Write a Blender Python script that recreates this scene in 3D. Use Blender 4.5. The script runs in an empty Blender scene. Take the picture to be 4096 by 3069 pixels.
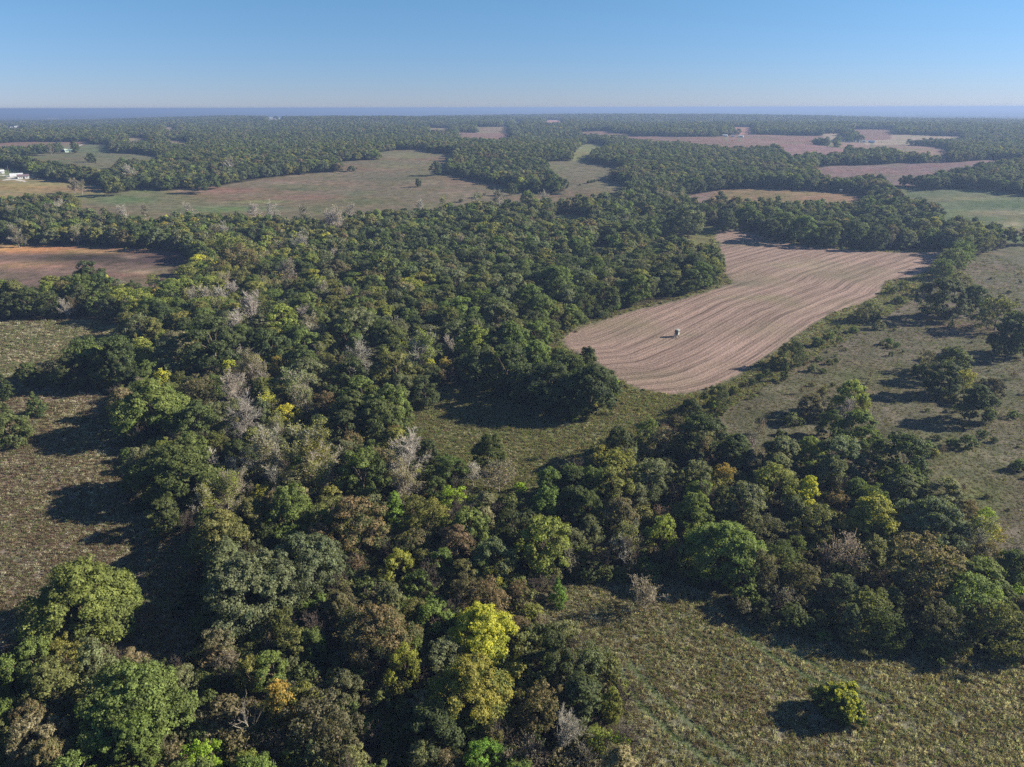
import bpy, math, random
import numpy as np
from mathutils import Matrix, Vector

R = math.radians
random.seed(7)
rng = np.random.default_rng(11)
S = bpy.context.scene
COL = S.collection

# ------------------------------------------------------------------ camera
CAM_H = 95.0
PITCH = 22.0            # degrees below the horizon
ROLL = -0.13
LENS = 24.0
cam_d = bpy.data.cameras.new('camera')
cam_d.lens = LENS; cam_d.sensor_width = 36.0
cam_d.clip_start = 1.0; cam_d.clip_end = 120000.0
cam = bpy.data.objects.new('camera', cam_d)
COL.objects.link(cam)
cam.matrix_world = (Matrix.Translation((0, 0, CAM_H)) @ Matrix.Rotation(R(90 - PITCH), 4, 'X')
                    @ Matrix.Rotation(R(ROLL), 4, 'Z'))
S.camera = cam

# ------------------------------------------------------------------ sky, sun, exposure
SUN_EL = 26.0
SUN_AZ = 8.0           # degrees from +X towards +Y
wd = bpy.data.worlds.new('World'); S.world = wd; wd.use_nodes = True
nt = wd.node_tree; nt.nodes.clear()
wo = nt.nodes.new('ShaderNodeOutputWorld'); bg = nt.nodes.new('ShaderNodeBackground')
sky = nt.nodes.new('ShaderNodeTexSky'); sky.sky_type = 'NISHITA'; sky.sun_disc = False
sky.sun_elevation = R(SUN_EL); sky.sun_rotation = R(90 - SUN_AZ)
sky.altitude = 1500; sky.air_density = 1.0; sky.dust_density = 0.0; sky.ozone_density = 4.0
bg.inputs['Strength'].default_value = 0.077
# the autumn air of the photograph: the same sky everywhere, a little deeper and bluer, palest mauve low down
geo = nt.nodes.new('ShaderNodeTexCoord'); sep = nt.nodes.new('ShaderNodeSeparateXYZ'); nt.links.new(geo.outputs['Generated'], sep.inputs[0])
mr = nt.nodes.new('ShaderNodeMapRange'); mr.inputs[1].default_value = 0.0; mr.inputs[2].default_value = .13; nt.links.new(sep.outputs[2], mr.inputs[0])
mx = nt.nodes.new('ShaderNodeMix'); mx.data_type = 'RGBA'; mx.inputs[6].default_value = (.43, .47, .71, 1); mx.inputs[7].default_value = (.50, .64, .73, 1)
nt.links.new(mr.outputs[0], mx.inputs[0])
ml = nt.nodes.new('ShaderNodeMix'); ml.data_type = 'RGBA'; ml.blend_type = 'MULTIPLY'; ml.inputs[0].default_value = 1
nt.links.new(sky.outputs[0], ml.inputs[6]); nt.links.new(mx.outputs[2], ml.inputs[7]); nt.links.new(ml.outputs[2], bg.inputs[0]); nt.links.new(bg.outputs[0], wo.inputs[0])
sd = bpy.data.lights.new('sun', 'SUN'); sd.energy = 5.0; sd.angle = R(0.55); sd.color = (1.0, 0.93, 0.82)
sun = bpy.data.objects.new('sun', sd); COL.objects.link(sun)
sv = Vector((math.cos(R(SUN_EL)) * math.cos(R(SUN_AZ)), math.cos(R(SUN_EL)) * math.sin(R(SUN_AZ)), math.sin(R(SUN_EL))))
sun.rotation_euler = sv.to_track_quat('Z', 'Y').to_euler()
sun.location = (0, 0, 200)
S.view_settings.view_transform = 'Standard'; S.view_settings.look = 'None'
S.view_settings.gamma = 1.0; S.view_settings.use_curve_mapping = False
S.view_settings.exposure = 1.1
S.render.engine = 'CYCLES'
S.cycles.use_denoising = False
S.cycles.max_bounces = 5; S.cycles.diffuse_bounces = 3; S.cycles.transmission_bounces = 3
S.cycles.transparent_max_bounces = 4; S.cycles.volume_bounces = 0
S.cycles.use_adaptive_sampling = True; S.cycles.adaptive_threshold = 0.02
HAZE_D = 2.0e-4

# ------------------------------------------------------------------ picture <-> ground geometry (4096 x 3069 frame)
PW, PH = 4096.0, 3069.0
FPX = LENS / 36.0 * PW
_m = np.array(cam.matrix_world.to_3x3())

def ray(px, py):
    px = np.asarray(px, float); py = np.asarray(py, float)
    d = np.stack([(px - PW / 2) / FPX, -(py - PH / 2) / FPX, -np.ones_like(px)], -1)
    d = d @ _m.T
    return d / np.linalg.norm(d, axis=-1, keepdims=True)

def project(p):
    q = (np.asarray(p, float) - np.array([0, 0, CAM_H])) @ _m
    z = -q[..., 2]
    zz = np.where(z > 1e-3, z, 1e-3)
    return q[..., 0] / zz * FPX + PW / 2, -q[..., 1] / zz * FPX + PH / 2, z

def sstep(a, b, x):
    t = np.clip((x - a) / (b - a), 0, 1)
    return t * t * (3 - 2 * t)

_wv = [(random.uniform(0, 6.28), random.uniform(0, 6.28), random.uniform(.75, 1.3)) for _ in range(24)]
def waves(x, y, wl, k0, n=4):
    s = 0
    for i in range(n):
        a, ph, f = _wv[(k0 + i) % 24]
        s = s + np.sin((x * math.cos(a) + y * math.sin(a)) * 2 * math.pi / wl * f + ph)
    return s / n

def ground(x, y):
    r = np.hypot(x, y); az = np.arctan2(x, np.maximum(y, 1e-3))
    z = 26 * sstep(520, 1150, r) + 12 * sstep(1100, 2300, r)
    top = 0 + 9 * np.exp(-((az + 0.02) / .25) ** 2) - 7 * sstep(.30, .62, np.abs(az - .04))
    z = z + top * sstep(2200, 3700, r)
    z = z - (40 + top * .8) * sstep(4200, 6000, r)
    z = z + 16 * sstep(9000, 16000, r)
    z = z + 1.3 * waves(x, y, 150, 0) * sstep(50, 160, r)
    z = z + 4.0 * waves(x, y, 620, 4) * sstep(500, 1000, r)
    z = z + 10.0 * waves(x, y, 1700, 8) * sstep(1300, 3000, r)
    z = z + 18.0 * waves(x, y, 5200, 12) * sstep(7000, 12000, r)
    # the long pasture swell
    z = z + 8 * np.exp(-((x + 190) / 260) ** 2 - ((y - 1120) / 200) ** 2)
    return z

_T = np.geomspace(70, 60000, 900)
def hit(px, py, h=0.0):
    """where the ray through a picture point meets the ground raised by h metres: x, y on the ground"""
    px = np.atleast_1d(np.asarray(px, float)); py = np.atleast_1d(np.asarray(py, float))
    h = np.broadcast_to(np.asarray(h, float), px.shape)
    d = ray(px, py)
    X = d[:, 0:1] * _T; Y = d[:, 1:2] * _T; Z = CAM_H + d[:, 2:3] * _T
    g = Z - ground(X, Y) - h[:, None]
    below = g < 0
    i = np.where(below.any(1), below.argmax(1), len(_T) - 1)
    i = np.clip(i, 1, len(_T) - 1)
    k = np.arange(len(px))
    g0, g1 = g[k, i - 1], g[k, i]
    f = np.clip(g0 / np.where(np.abs(g0 - g1) < 1e-9, 1, g0 - g1), 0, 1)
    t = _T[i - 1] + (_T[i] - _T[i - 1]) * f
    return d[:, 0] * t, d[:, 1] * t

# ------------------------------------------------------------------ buildings: (px, py of the base, width in picture px, kind, label)
BUILD = [
 (67,705,44,'quonset','white round-roofed quonset barn in the farmyard'), (95,714,38,'stall','low white stable with purple-brown roof below the round-roofed barn'), (2,694,26,'shed','white metal machine shed with a dark open door at the farmyard'),
 (277,609,30,'greenshed','pale green metal shed beside an upright dark tree'), (255,609,20,'openshed','dark open-fronted lean-to joined to the pale green shed'),
 (69,512,17,'barn','longest white barn of the farm in the far woods'), (46,511,8,'house','small white house next to the longest far barn'), (26,511,7,'house','small white house at the far farm with trees on both flanks'), (113,513,6,'house','tiny white cabin at the end of the far farm row'), (365,512,8,'house','single white roof alone in the far woods'),
 (1083,477,14,'barn','widest white barn of the ridge farm'), (1098,478,8,'house','small white house in the middle of the ridge farm'), (1121,477,10,'barn','white barn at the end of the ridge farm'),
 (2015,491,9,'house','white house alone before the ridge wood'), (2060,491,7,'house','tiny white house beside another on the ridge road'), (2077,491,9,'barn','low white shed beside a tiny house on the ridge road'), (1453,513,6,'house','tiny white house in a notch of the far wood'),
 (2900,546,18,'barn','white barn with blue-grey roof above the red field'), (2930,548,12,'house','white farmhouse between barn and shed above the red field'), (2964,549,18,'shed','low pale shed at the end of the red field farm'),
 (3326,568,14,'shed','low pale shed at the start of the hamlet'), (3372,567,12,'house','white house behind the dark conifer of the hamlet'), (3397,571,8,'house','small grey-roofed house between hamlet trees'), (3419,568,8,'house','tall white house in the middle of the hamlet'), (3432,570,9,'house','brightest white house of the hamlet'), (3455,570,14,'barn','long white barn of the hamlet'), (3485,572,22,'bluebarn','large blue-roofed barn at the edge of the hamlet'),
]
# ------------------------------------------------------------------ land cover polygons, read off the photograph
# (name, macro colour, [(px, py[, height of what hides the near edge])])
C_WEED = (.17, .15, .085); C_PAST = (.150, .122, .078); C_GRN = (.1, .125, .055); C_RED = (.20, .125, .10)
C_STUB = (.33, .24, .205); C_TAN = (.22, .17, .11); C_DK = (.095, .068, .06); C_PALE = (.29, .23, .17)
COVER = [
 ('stubble', C_STUB, [(2256,1380),(2246,1354),(2275,1329),(2338,1304),(2439,1272),(2566,1234),(2700,1205),(2823,1168),(2930,1133),(2905,1100),(2873,1075),(2823,1038),(2750,1003),(2700,996),
    (2790,988),(2886,978),(2850,955),(2850,932),(2890,918),(2974,927),(3050,945),(3139,969),(3265,991),(3392,1000),(3582,1010),(3766,1007),(3740,1050),(3700,1090),(3633,1112),(3544,1123),(3535,1145),
    (3512,1183),(3455,1212),(3329,1253),(3266,1291),(3202,1335),(3139,1380),(3076,1424),(3012,1468),(2949,1506),(2886,1538),(2823,1560),(2759,1573),(2696,1579),(2629,1573),(2553,1557),(2483,1525),(2433,1487),(2376,1443),(2300,1411)]),
 ('fieldgrass', (.14,.145,.06), [(2560,1015),(2640,965),(2759,938),(2810,908),(2900,905),(2886,930),(2866,955),(2900,985),(2800,1000),(2700,1008)]),
 ('strip', (.15,.14,.085), [(2100,1420),(2246,1345),(2330,1295),(2440,1262),(2566,1224),(2700,1195),(2820,1158),(2905,1120),(2890,1095),(2840,1050),(2700,1012),(2780,1000),(2860,995),(2840,950),(2850,922),(2900,908),(2974,922),(3139,964),(3265,986),(3392,995),(3582,1005),(3766,1003),(3800,1060),(3740,1120),(3640,1200),(3590,1235),(3540,1262),(3440,1300),(3370,1368),(3305,1390),(3260,1420),(3170,1475),(3115,1515),(3050,1545),(2962,1602),(2880,1650),(2810,1695),(2700,1680),(2400,1600),(2380,1500)]),
 ('clearing', (.165,.17,.09), [(1585,1614),(1654,1582),(1743,1551),(1933,1532),(2028,1544),(2123,1608),(2205,1646),(2325,1674),(2408,1639),(2471,1557),(2560,1560),(2700,1585),(2800,1580),(2850,1600),(2780,1680),(2720,1700),(2629,1720,3),(2503,1750,4),(2400,1850,4),(2313,1900,4),(2186,1965,4),(2059,1990,4),(1933,1960,6),(1860,1870,12),(1830,1753,13),(1780,1709,13),(1660,1665,12)]),
 ('leftmeadow', (.17,.13,.098), [(-500,1506),(82,1506),(127,1547),(316,1544),(367,1551),(411,1595),(456,1633),(481,1728),(532,1785),(525,1886),(506,1994),(613,2052),(710,2097),(774,2193),(793,2258),(761,2303),(770,2387),(790,2484),(839,2548),(858,2613),(774,2651),(580,2660,3),(451,2630,4),(387,2560,3),(200,2600,5),(0,2590,5),(-700,2600,5)]),
 ('uppermeadow', (.18,.155,.095), [(-500,1290),(0,1288),(253,1282),(443,1285),(468,1304),(540,1340),(538,1400),(506,1420,4),(300,1440,6),(253,1450,6),(158,1475,4),(82,1480,3),(60,1520),(-500,1520)]),
 ('brownfield', (.16,.11,.085), [(-400,975),(0,978),(253,984),(506,994),(633,1003),(728,1013),(800,1070),(696,1105,12),(589,1125,12),(443,1110,12),(304,1095,12),(158,1112,13),(0,1125,13),(-400,1140,13)]),
 ('brownpatch', (.30,.19,.11), [(-200,880),(0,884),(50,893),(60,906),(0,910,6),(-200,912,6)]),
 ('bigpasture', C_PAST, [(291,804),(367,791),(475,772),(551,760),(614,753),(625,766),(715,760),(880,744),(1076,712),(1266,693),(1363,687),(1372,676),(1338,648),(1521,640),(1503,614),(1585,601),(1692,598),(1705,608),(1825,617),(1775,655,8),(1718,696),(1806,703),(1901,722),(2015,744),(2078,766),(2116,772),(2249,779),(2217,795,8),(2059,808,6),(1888,812,6),(1743,825,8),(1616,832,8),(1490,840,12),(1395,858,12),(1300,868,12),(1139,870,12),(981,852,10),(759,852,12),(532,862,12),(392,846,10),(304,827,10)]),
 ('righthill', (.14,.122,.075), [(2167,649),(2249,643),(2344,649),(2490,674),(2475,695),(2439,722),(2521,753),(2470,768,6),(2407,772,8),(2312,785,8),(2217,788,5),(2217,745,8),(2287,738),(2270,712,8),(2249,705,10),(2217,672,10)]),
 ('leftpasture', (.20,.165,.085), [(-300,640),(0,690),(60,702),(127,709),(241,731),(405,744),(420,765,8),(253,764,5),(158,770,5),(0,788,10),(-300,800,10)]),
 ('farpasture', (.135,.128,.07), [(-300,640),(0,632),(100,622),(222,612),(253,598),(330,586),(354,576),(443,579),(440,592),(420,600,8),(443,611),(560,616),(658,633),(600,640,8),(500,632,8),(400,628,8),(335,629),(354,652),(475,677),(450,704,-4),(411,704,-4),(316,686,-4),(190,660,-4),(63,642,-4),(0,637,-4),(-300,645,-4)]),
 ('farred', (.20,.13,.10), [(-200,590),(20,572),(120,568),(361,567),(354,574),(316,589),(221,601),(95,614),(0,618),(-200,622)]),
 ('f1', C_TAN, [(500,553),(560,551),(589,556),(585,563,8),(520,562,8)]), ('f2', (.3,.22,.17), [(655,509),(700,509),(704,518,6),(660,519,6)]),
 ('f3', C_TAN, [(658,563),(700,563),(760,570),(745,574,5),(680,570,5)]),
 ('f4', C_RED, [(1830,530),(2040,534),(2045,550,8),(1980,556,8),(1840,548,8)]),
 ('f5', C_TAN, [(1715,512),(1800,513),(1805,519,5),(1720,519,5)]), ('f6', C_TAN, [(1905,509),(2034,510),(2030,514,4),(1910,514,4)]),
 ('f7', C_RED, [(2310,528),(2440,526),(2450,533),(2520,535),(2525,539,4),(2330,534,4)]),
 ('f8', C_RED, [(2509,546),(2700,547),(2700,556,4),(2509,552,4)]),
 ('f9', (.17,.17,.08), [(2260,622),(2300,612),(2325,583),(2350,575),(2401,577),(2458,601),(2420,612),(2376,622),(2330,628,6)]),
 ('f10', (.34,.2,.17), [(2180,480),(2249,480),(2249,491,6),(2180,491,6)]),
 ('f11', (.3,.17,.13), [(2925,508),(3016,510),(3010,517,5),(2940,516,5)]),
 ('r1', C_RED, [(2509,556),(2696,548),(2854,548),(2968,538),(3100,540),(3386,546),(3380,562),(3291,576),(3250,575),(3160,562,8),(3080,574,8),(3012,585,8),(2917,584,8),(2800,570,8),(2734,562,8),(2600,560,6)]),
 ('r2', (.22,.135,.125), [(3110,608),(3139,583),(3234,575),(3386,598),(3370,610,6),(3280,612,8),(3250,606,8),(3171,616,8)]),
 ('r3', (.23,.15,.12), [(3320,572),(3480,570),(3560,576),(3700,585),(3791,598),(3800,616,6),(3700,606,6),(3614,598,8),(3560,584,8),(3420,588,8),(3345,582)]),
 ('r4', C_PALE, [(3450,540),(3550,538),(3848,546),(3840,556,12),(3645,553,12),(3450,553,12)]), ('r4b', C_RED, [(3360,518),(3500,518),(3576,519),(3576,535,12),(3440,537,12)]),
 ('r4c', C_PALE, [(3290,535),(3364,535),(3364,543,12),(3290,543,12)]),
 ('r5', (.17,.12,.11), [(3250,680),(3291,670),(3329,664),(3487,661),(3614,652),(3804,652),(3960,640),(4096,643),(4400,645),(4400,668),(4096,668),(3898,686),(3709,696,6),(3519,696,8),(3392,700,8),(3290,696,8)]),
 ('corn', (.22,.145,.085), [(2850,786),(2860,768),(2890,759),(3012,755),(3150,759),(3361,772),(3470,782),(3443,800,10),(3266,800,12),(3088,800,12),(2940,800,6)]),
 ('cornleft', (.2,.14,.12), [(2740,796),(2759,784),(2850,764),(2880,762),(2858,772),(2850,790),(2886,797,6),(2778,800,6)]),
 ('rgreen', (.115,.13,.065), [(3544,745),(3683,752),(3700,765),(3785,758),(3898,758),(4096,782),(4500,800),(4500,975),(4096,975),(3993,969),(3960,925,8),(3886,885,8),(3785,865,10),(3760,825,10),(3700,800,10),(3600,770,10)]),
 ('rightpasture', (.128,.112,.078), [(3993,984),(3930,1013),(3860,1055),(3800,1110),(3700,1190),(3569,1234),(3519,1253),(3424,1278),(3354,1354),(3291,1373),(3247,1405),(3158,1456),(3101,1494),(3038,1525),(2949,1582),(2905,1608),(2854,1639),(2797,1671),(2772,1690),(2886,1735,7),(2981,1760,8),(3050,1790,9),(3139,1775,9),(3202,1782,9),(3297,1795,9),(3436,1800,9),(3443,1850,8),(3512,1892,6),(3677,1905,6),(3772,1950,10),(3835,1995,11),(3889,2030,12),(3973,2080,10),(3999,2180,8),(4025,2226),(4300,2260),(4900,2200),(4900,1000),(4300,985)]),
 ('frontmeadow', (.165,.16,.105), [(2126,2413),(2216,2387),(2280,2355),(2345,2322),(2564,2322),(2609,2300),(2700,2290),(2760,2330),(2877,2390),(2986,2470),(3148,2520),(3277,2572),(3438,2600),(3664,2619),(3857,2626),(4096,2645),(4900,2750),(5200,3900),(2650,3900),(2526,3069,2),(2530,2903,2),(2500,2774,3),(2430,2645,5),(2320,2548,5),(2200,2464,3)]),
 ('thicketglade', (.13,.13,.05), [(1480,2890),(1560,2850),(1640,2870),(1660,2960),(1560,3010),(1480,2960)]),
 ('midglade', (.17,.17,.08), [(2370,990),(2440,985),(2440,1030,6),(2380,1040,6)]), ('midband', (.15,.16,.08), [(2217,862),(2338,863),(2338,872,6),(2217,870,6)]),
 ('fv1', (.36,.26,.24), [(-300,470),(0,471),(221,471),(240,478),(0,481),(-300,482)]), ('fv2', (.36,.26,.24), [(1240,464),(1500,466),(1743,472),(1700,480),(1400,476),(1240,470)]),
 ('farm', (.2,.2,.12), [(-200,680),(0,670),(60,676),(150,705),(120,716),(0,720),(-200,720)]),
]
ROADS = [([(-60,726),(0,724),(32,719)], 3), ([(-60,700),(0,700),(30,704),(60,718),(100,726)], 3.2), ([(-100,634),(0,628),(50,625)], 3), ([(305,586),(318,582),(332,578)], 3),
         ([(640,562),(700,566),(750,571)], 2.5), ([(3275,580),(3292,573),(3310,570)], 4)]
for bx, by, bw, kd, lb in BUILD:
    if by < 580: COVER.append(('yard', (.16,.15,.09), [(bx - bw * .8 - 2, by - 2.5), (bx + bw * .8 + 2, by - 2.5), (bx + bw * .8 + 2, by + 1.5, 11), (bx - bw * .8 - 2, by + 1.5, 11)]))
polys = []
for nm, c, pts in COVER:
    a = np.array([(p[0], p[1], (abs(p[2]) if p[2] < 0 else max(p[2], 12) if p[1] < 880 else p[2]) if len(p) > 2 else 0) for p in pts], float)
    x, y = hit(a[:, 0], a[:, 1], a[:, 2])
    polys.append((nm, c, np.stack([x, y], 1)))
roads = []
for pts, w in ROADS:
    a = np.array(pts, float); x, y = hit(a[:, 0], a[:, 1]); roads.append((np.stack([x, y], 1), w))

def seg_dist(P, A, B):
    d = B - A; L = max((d ** 2).sum(), 1e-9)
    t = np.clip(((P - A) @ d) / L, 0, 1)
    return np.hypot(P[:, 0] - A[0] - t * d[0], P[:, 1] - A[1] - t * d[1]), t

def poly_sd(P, V, lim=40.0):
    """signed distance, positive inside, clamped to +-lim"""
    out = np.full(len(P), -lim)
    lo, hi = V.min(0) - lim, V.max(0) + lim
    m = np.where((P[:, 0] > lo[0]) & (P[:, 0] < hi[0]) & (P[:, 1] > lo[1]) & (P[:, 1] < hi[1]))[0]
    if len(m) == 0: return out
    Q = P[m]; dmin = np.full(len(Q), 1e9); ins = np.zeros(len(Q), bool)
    for i in range(len(V)):
        A, B = V[i], V[(i + 1) % len(V)]
        dmin = np.minimum(dmin, seg_dist(Q, A, B)[0])
        c = (A[1] > Q[:, 1]) != (B[1] > Q[:, 1])
        if c.any():
            xx = (B[0] - A[0]) * (Q[:, 1] - A[1]) / (B[1] - A[1] if abs(B[1] - A[1]) > 1e-9 else 1e-9) + A[0]
            ins ^= c & (Q[:, 0] < xx)
    out[m] = np.clip(np.where(ins, dmin, -dmin), -lim, lim)
    return out

def open_sd(P):
    s = np.full(len(P), -40.0)
    for nm, c, V in polys:
        s = np.maximum(s, poly_sd(P, V))
    return s

# ------------------------------------------------------------------ helpers
def mesh_from(name, v, f, mat=None, attrs=None, smooth=False):
    """v (n,3), f list/array of faces; attrs {name: (n,) or (n,3)} per vertex"""
    me = bpy.data.meshes.new(name)
    v = np.asarray(v, np.float32)
    f = np.asarray(f) if not isinstance(f, list) else f
    if isinstance(f, np.ndarray):
        n, k = f.shape
        me.vertices.add(len(v)); me.vertices.foreach_set('co', v.ravel())
        me.loops.add(n * k); me.loops.foreach_set('vertex_index', f.astype(np.int32).ravel())
        me.polygons.add(n); me.polygons.foreach_set('loop_start', np.arange(0, n * k, k, dtype=np.int32))
        me.update(calc_edges=True)
    else:
        me.from_pydata(v.tolist(), [], f)
    if attrs:
        for an, av in attrs.items():
            av = np.asarray(av, np.float32)
            if av.ndim == 1:
                me.attributes.new(an, 'FLOAT', 'POINT').data.foreach_set('value', av)
            else:
                me.attributes.new(an, 'FLOAT_VECTOR', 'POINT').data.foreach_set('vector', av.ravel())
    if smooth:
        me.polygons.foreach_set('use_smooth', [True] * len(me.polygons))
    if mat: me.materials.append(mat)
    return me

def put(name, data, parent=None, loc=None, **props):
    o = bpy.data.objects.new(name, data); COL.objects.link(o)
    if parent: o.parent = parent
    if loc is not None: o.location = loc
    for k, v in props.items(): o[k] = v
    return o

class Nd:
    """tiny shader-node helper"""
    def __init__(s, name):
        s.m = bpy.data.materials.new(name); s.m.use_nodes = True; s.t = s.m.node_tree; s.t.nodes.clear()
        s.out = s.t.nodes.new('ShaderNodeOutputMaterial')
    def n(s, typ, ins=None, **kw):
        nd = s.t.nodes.new(typ)
        for k, v in kw.items(): setattr(nd, k, v)
        for k, v in (ins or {}).items():
            if isinstance(v, bpy.types.NodeSocket): s.t.links.new(v, nd.inputs[k])
            else: nd.inputs[k].default_value = v
        return nd
    def attr(s, name, typ='GEOMETRY'):
        return s.n('ShaderNodeAttribute', attribute_name=name, attribute_type=typ)
    def math(s, op, a, b=0.0, c=0.0, clamp=False):
        return s.n('ShaderNodeMath', {0: a, 1: b, 2: c}, operation=op, use_clamp=clamp).outputs[0]
    def mix(s, f, a, b, mode='MIX'):
        nd = s.n('ShaderNodeMix', data_type='RGBA', blend_type=mode)
        for i, v in ((0, f), (6, a), (7, b)):
            if isinstance(v, bpy.types.NodeSocket): s.t.links.new(v, nd.inputs[i])
            else: nd.inputs[i].default_value = v if i == 0 else (*v, 1)
        return nd.outputs[2]
    def noise(s, vec, scale, detail=3, rough=.55):
        return s.n('ShaderNodeTexNoise', {'Vector': vec, 'Scale': scale, 'Detail': detail, 'Roughness': rough}).outputs[0]
    def rng(s, x, a, b, c=0.0, d=1.0):
        return s.n('ShaderNodeMapRange', {0: x, 1: a, 2: b, 3: c, 4: d}, clamp=True).outputs[0]

def plain(name, col, rough=.7, metal=0.0, var=.25, scale=3.0):
    q = Nd(name); tc = q.n('ShaderNodeTexCoord').outputs['Object']
    nz = q.rng(q.noise(tc, scale, 4), .3, .7, 1 - var, 1 + var)
    c = q.mix(1.0, col, q.n('ShaderNodeCombineColor', {0: nz, 1: nz, 2: nz}).outputs[0], 'MULTIPLY')
    b = q.n('ShaderNodeBsdfPrincipled', {'Base Color': c, 'Roughness': rough, 'Metallic': metal})
    q.t.links.new(b.outputs[0], q.out.inputs[0]); return q.m

# ------------------------------------------------------------------ ground
def ground_material():
    q = Nd('ground_cover')
    pos = q.n('ShaderNodeNewGeometry').outputs['Position']
    col = q.attr('col').outputs['Color']
    so = q.attr('sd_open').outputs['Fac']; ss = q.attr('sd_stub').outputs['Fac']; sr = q.attr('sd_road').outputs['Fac']
    u = q.attr('row_u').outputs['Fac']; weedy = q.attr('weedy').outputs['Fac']; v = q.attr('row_v').outputs['Fac']
    n0 = q.noise(pos, .02, 4); n1 = q.noise(pos, .12, 4); n2 = q.noise(pos, .8, 4, .7); n3 = q.noise(pos, 3.2, 3, .7)
    # weedy open ground: macro colour, broken by patches, dark stems and pale seed heads
    nn = q.rng(n1, .3, .7, .62, 1.35)
    base = q.mix(1.0, col, q.n('ShaderNodeCombineColor', {0: nn, 1: q.rng(n1, .3, .7, .7, 1.28), 2: nn}).outputs[0], 'MULTIPLY')
    base = q.mix(q.rng(n0, .45, .65, 0, .6), base, q.mix(1.0, base, (.74, .95, .62), 'MULTIPLY'))
    stretch = q.n('ShaderNodeMapping', {'Vector': pos, 'Scale': (.35, 1, 1), 'Rotation': (0, 0, .35)}).outputs[0]
    base = q.mix(q.rng(q.noise(stretch, .022, 5, .6), .48, .64, 0, .7), base, q.mix(1.0, base, (1.10, .84, .86), 'MULTIPLY'))
    base = q.mix(q.rng(q.noise(stretch, .05, 4, .6), .55, .68, 0, .7), base, q.n('ShaderNodeVectorMath', {0: base, 1: (1.35, 1.35, 1.3)}, operation='MULTIPLY').outputs[0])
    dark = q.math('MULTIPLY', q.rng(n2, .5, .36, 0, .75), weedy, clamp=True)
    base = q.mix(dark, base, q.mix(1.0, base, (.36, .36, .34), 'MULTIPLY'))
    pale = q.math('MULTIPLY', q.rng(n3, .55, .72, 0, .5), weedy, clamp=True)
    base = q.mix(pale, base, q.n('ShaderNodeVectorMath', {0: base, 1: (1.9, 1.9, 1.95), 2: (.02, .018, .015)}, operation='MULTIPLY_ADD').outputs[0])
    # stubble rows
    un = q.math('ADD', u, q.math('MULTIPLY', q.math('SUBTRACT', q.noise(pos, .012, 2), .5), 5.0))
    st = q.math('ADD', q.math('MULTIPLY', q.math('SINE', q.math('MULTIPLY', un, 1.0)), .5), .5)
    st2 = q.math('ADD', q.math('MULTIPLY', q.math('SINE', q.math('MULTIPLY', un, 3.3)), .5), .5)
    uv = q.n('ShaderNodeCombineXYZ', {0: un, 1: q.math('MULTIPLY', v, .035), 2: 0.0}).outputs[0]
    streak = q.noise(uv, .55, 4, .65); streak2 = q.noise(uv, 1.9, 3, .7)
    sf = q.math('ADD', q.math('MULTIPLY', st, .10), q.math('ADD', q.math('MULTIPLY', st2, .13), q.math('MULTIPLY', streak, .82)))
    sf = q.math('ADD', sf, q.math('MULTIPLY', streak2, .30))
    band = q.n('ShaderNodeCombineXYZ', {0: un, 1: 0.0, 2: 3.0}).outputs[0]
    sf = q.math('ADD', sf, q.math('MULTIPLY', q.math('SUBTRACT', q.noise(band, .22, 3, .6), .5), .45))
    stub = q.mix(q.rng(sf, .42, .82), (.092, .064, .050), (.345, .24, .188))
    stub = q.mix(q.rng(q.noise(pos, .018, 3), .5, .66, 0, .38), stub, (.17, .16, .08))
    stub = q.mix(q.rng(n3, .35, .5, .45, 0), stub, (.12, .09, .075))
    stub = q.mix(q.rng(n3, .6, .72, 0, .6), stub, (.50, .41, .35))
    stub = q.mix(1.0, stub, q.n('ShaderNodeVectorMath', {0: col, 1: (1 / .33, 1 / .24, 1 / .205)}, operation='MULTIPLY').outputs[0], 'MULTIPLY')
    edge = q.rng(q.math('ADD', ss, q.math('MULTIPLY', q.math('SUBTRACT', n1, .5), 5)), -.8, .8)
    c = q.mix(edge, base, stub)
    # forest floor
    ff = q.mix(q.rng(n1, .35, .65), (.035, .03, .017), (.075, .06, .032))
    ff = q.mix(q.rng(n2, .5, .7, 0, .6), ff, (.06, .07, .022))
    fo = q.rng(q.math('ADD', so, q.math('MULTIPLY', q.math('SUBTRACT', n1, .5), 8)), -2.0, 1.0)
    far = q.rng(q.attr('rr').outputs['Fac'], 3500, 5200)
    farc = q.mix(q.rng(q.noise(pos, .0032, 4, .7), .42, .62), (.03, .042, .025), (.10, .09, .06))
    ff = q.mix(far, ff, farc)
    c = q.mix(fo, ff, c)
    c = q.mix(q.rng(sr, -.5, .5), c, (.5, .46, .4))
    hgt = q.math('ADD', q.math('MULTIPLY', n2, .5), q.math('MULTIPLY', n3, .22))
    bump = q.n('ShaderNodeBump', {'Height': hgt, 'Strength': q.math('MULTIPLY', weedy, .9, clamp=True), 'Distance': .6})
    b = q.n('ShaderNodeBsdfPrincipled', {'Base Color': c, 'Roughness': 1.0, 'Specular IOR Level': 0.05, 'Normal': bump.outputs[0]})
    q.t.links.new(b.outputs[0], q.out.inputs[0])
    return q.m

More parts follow.
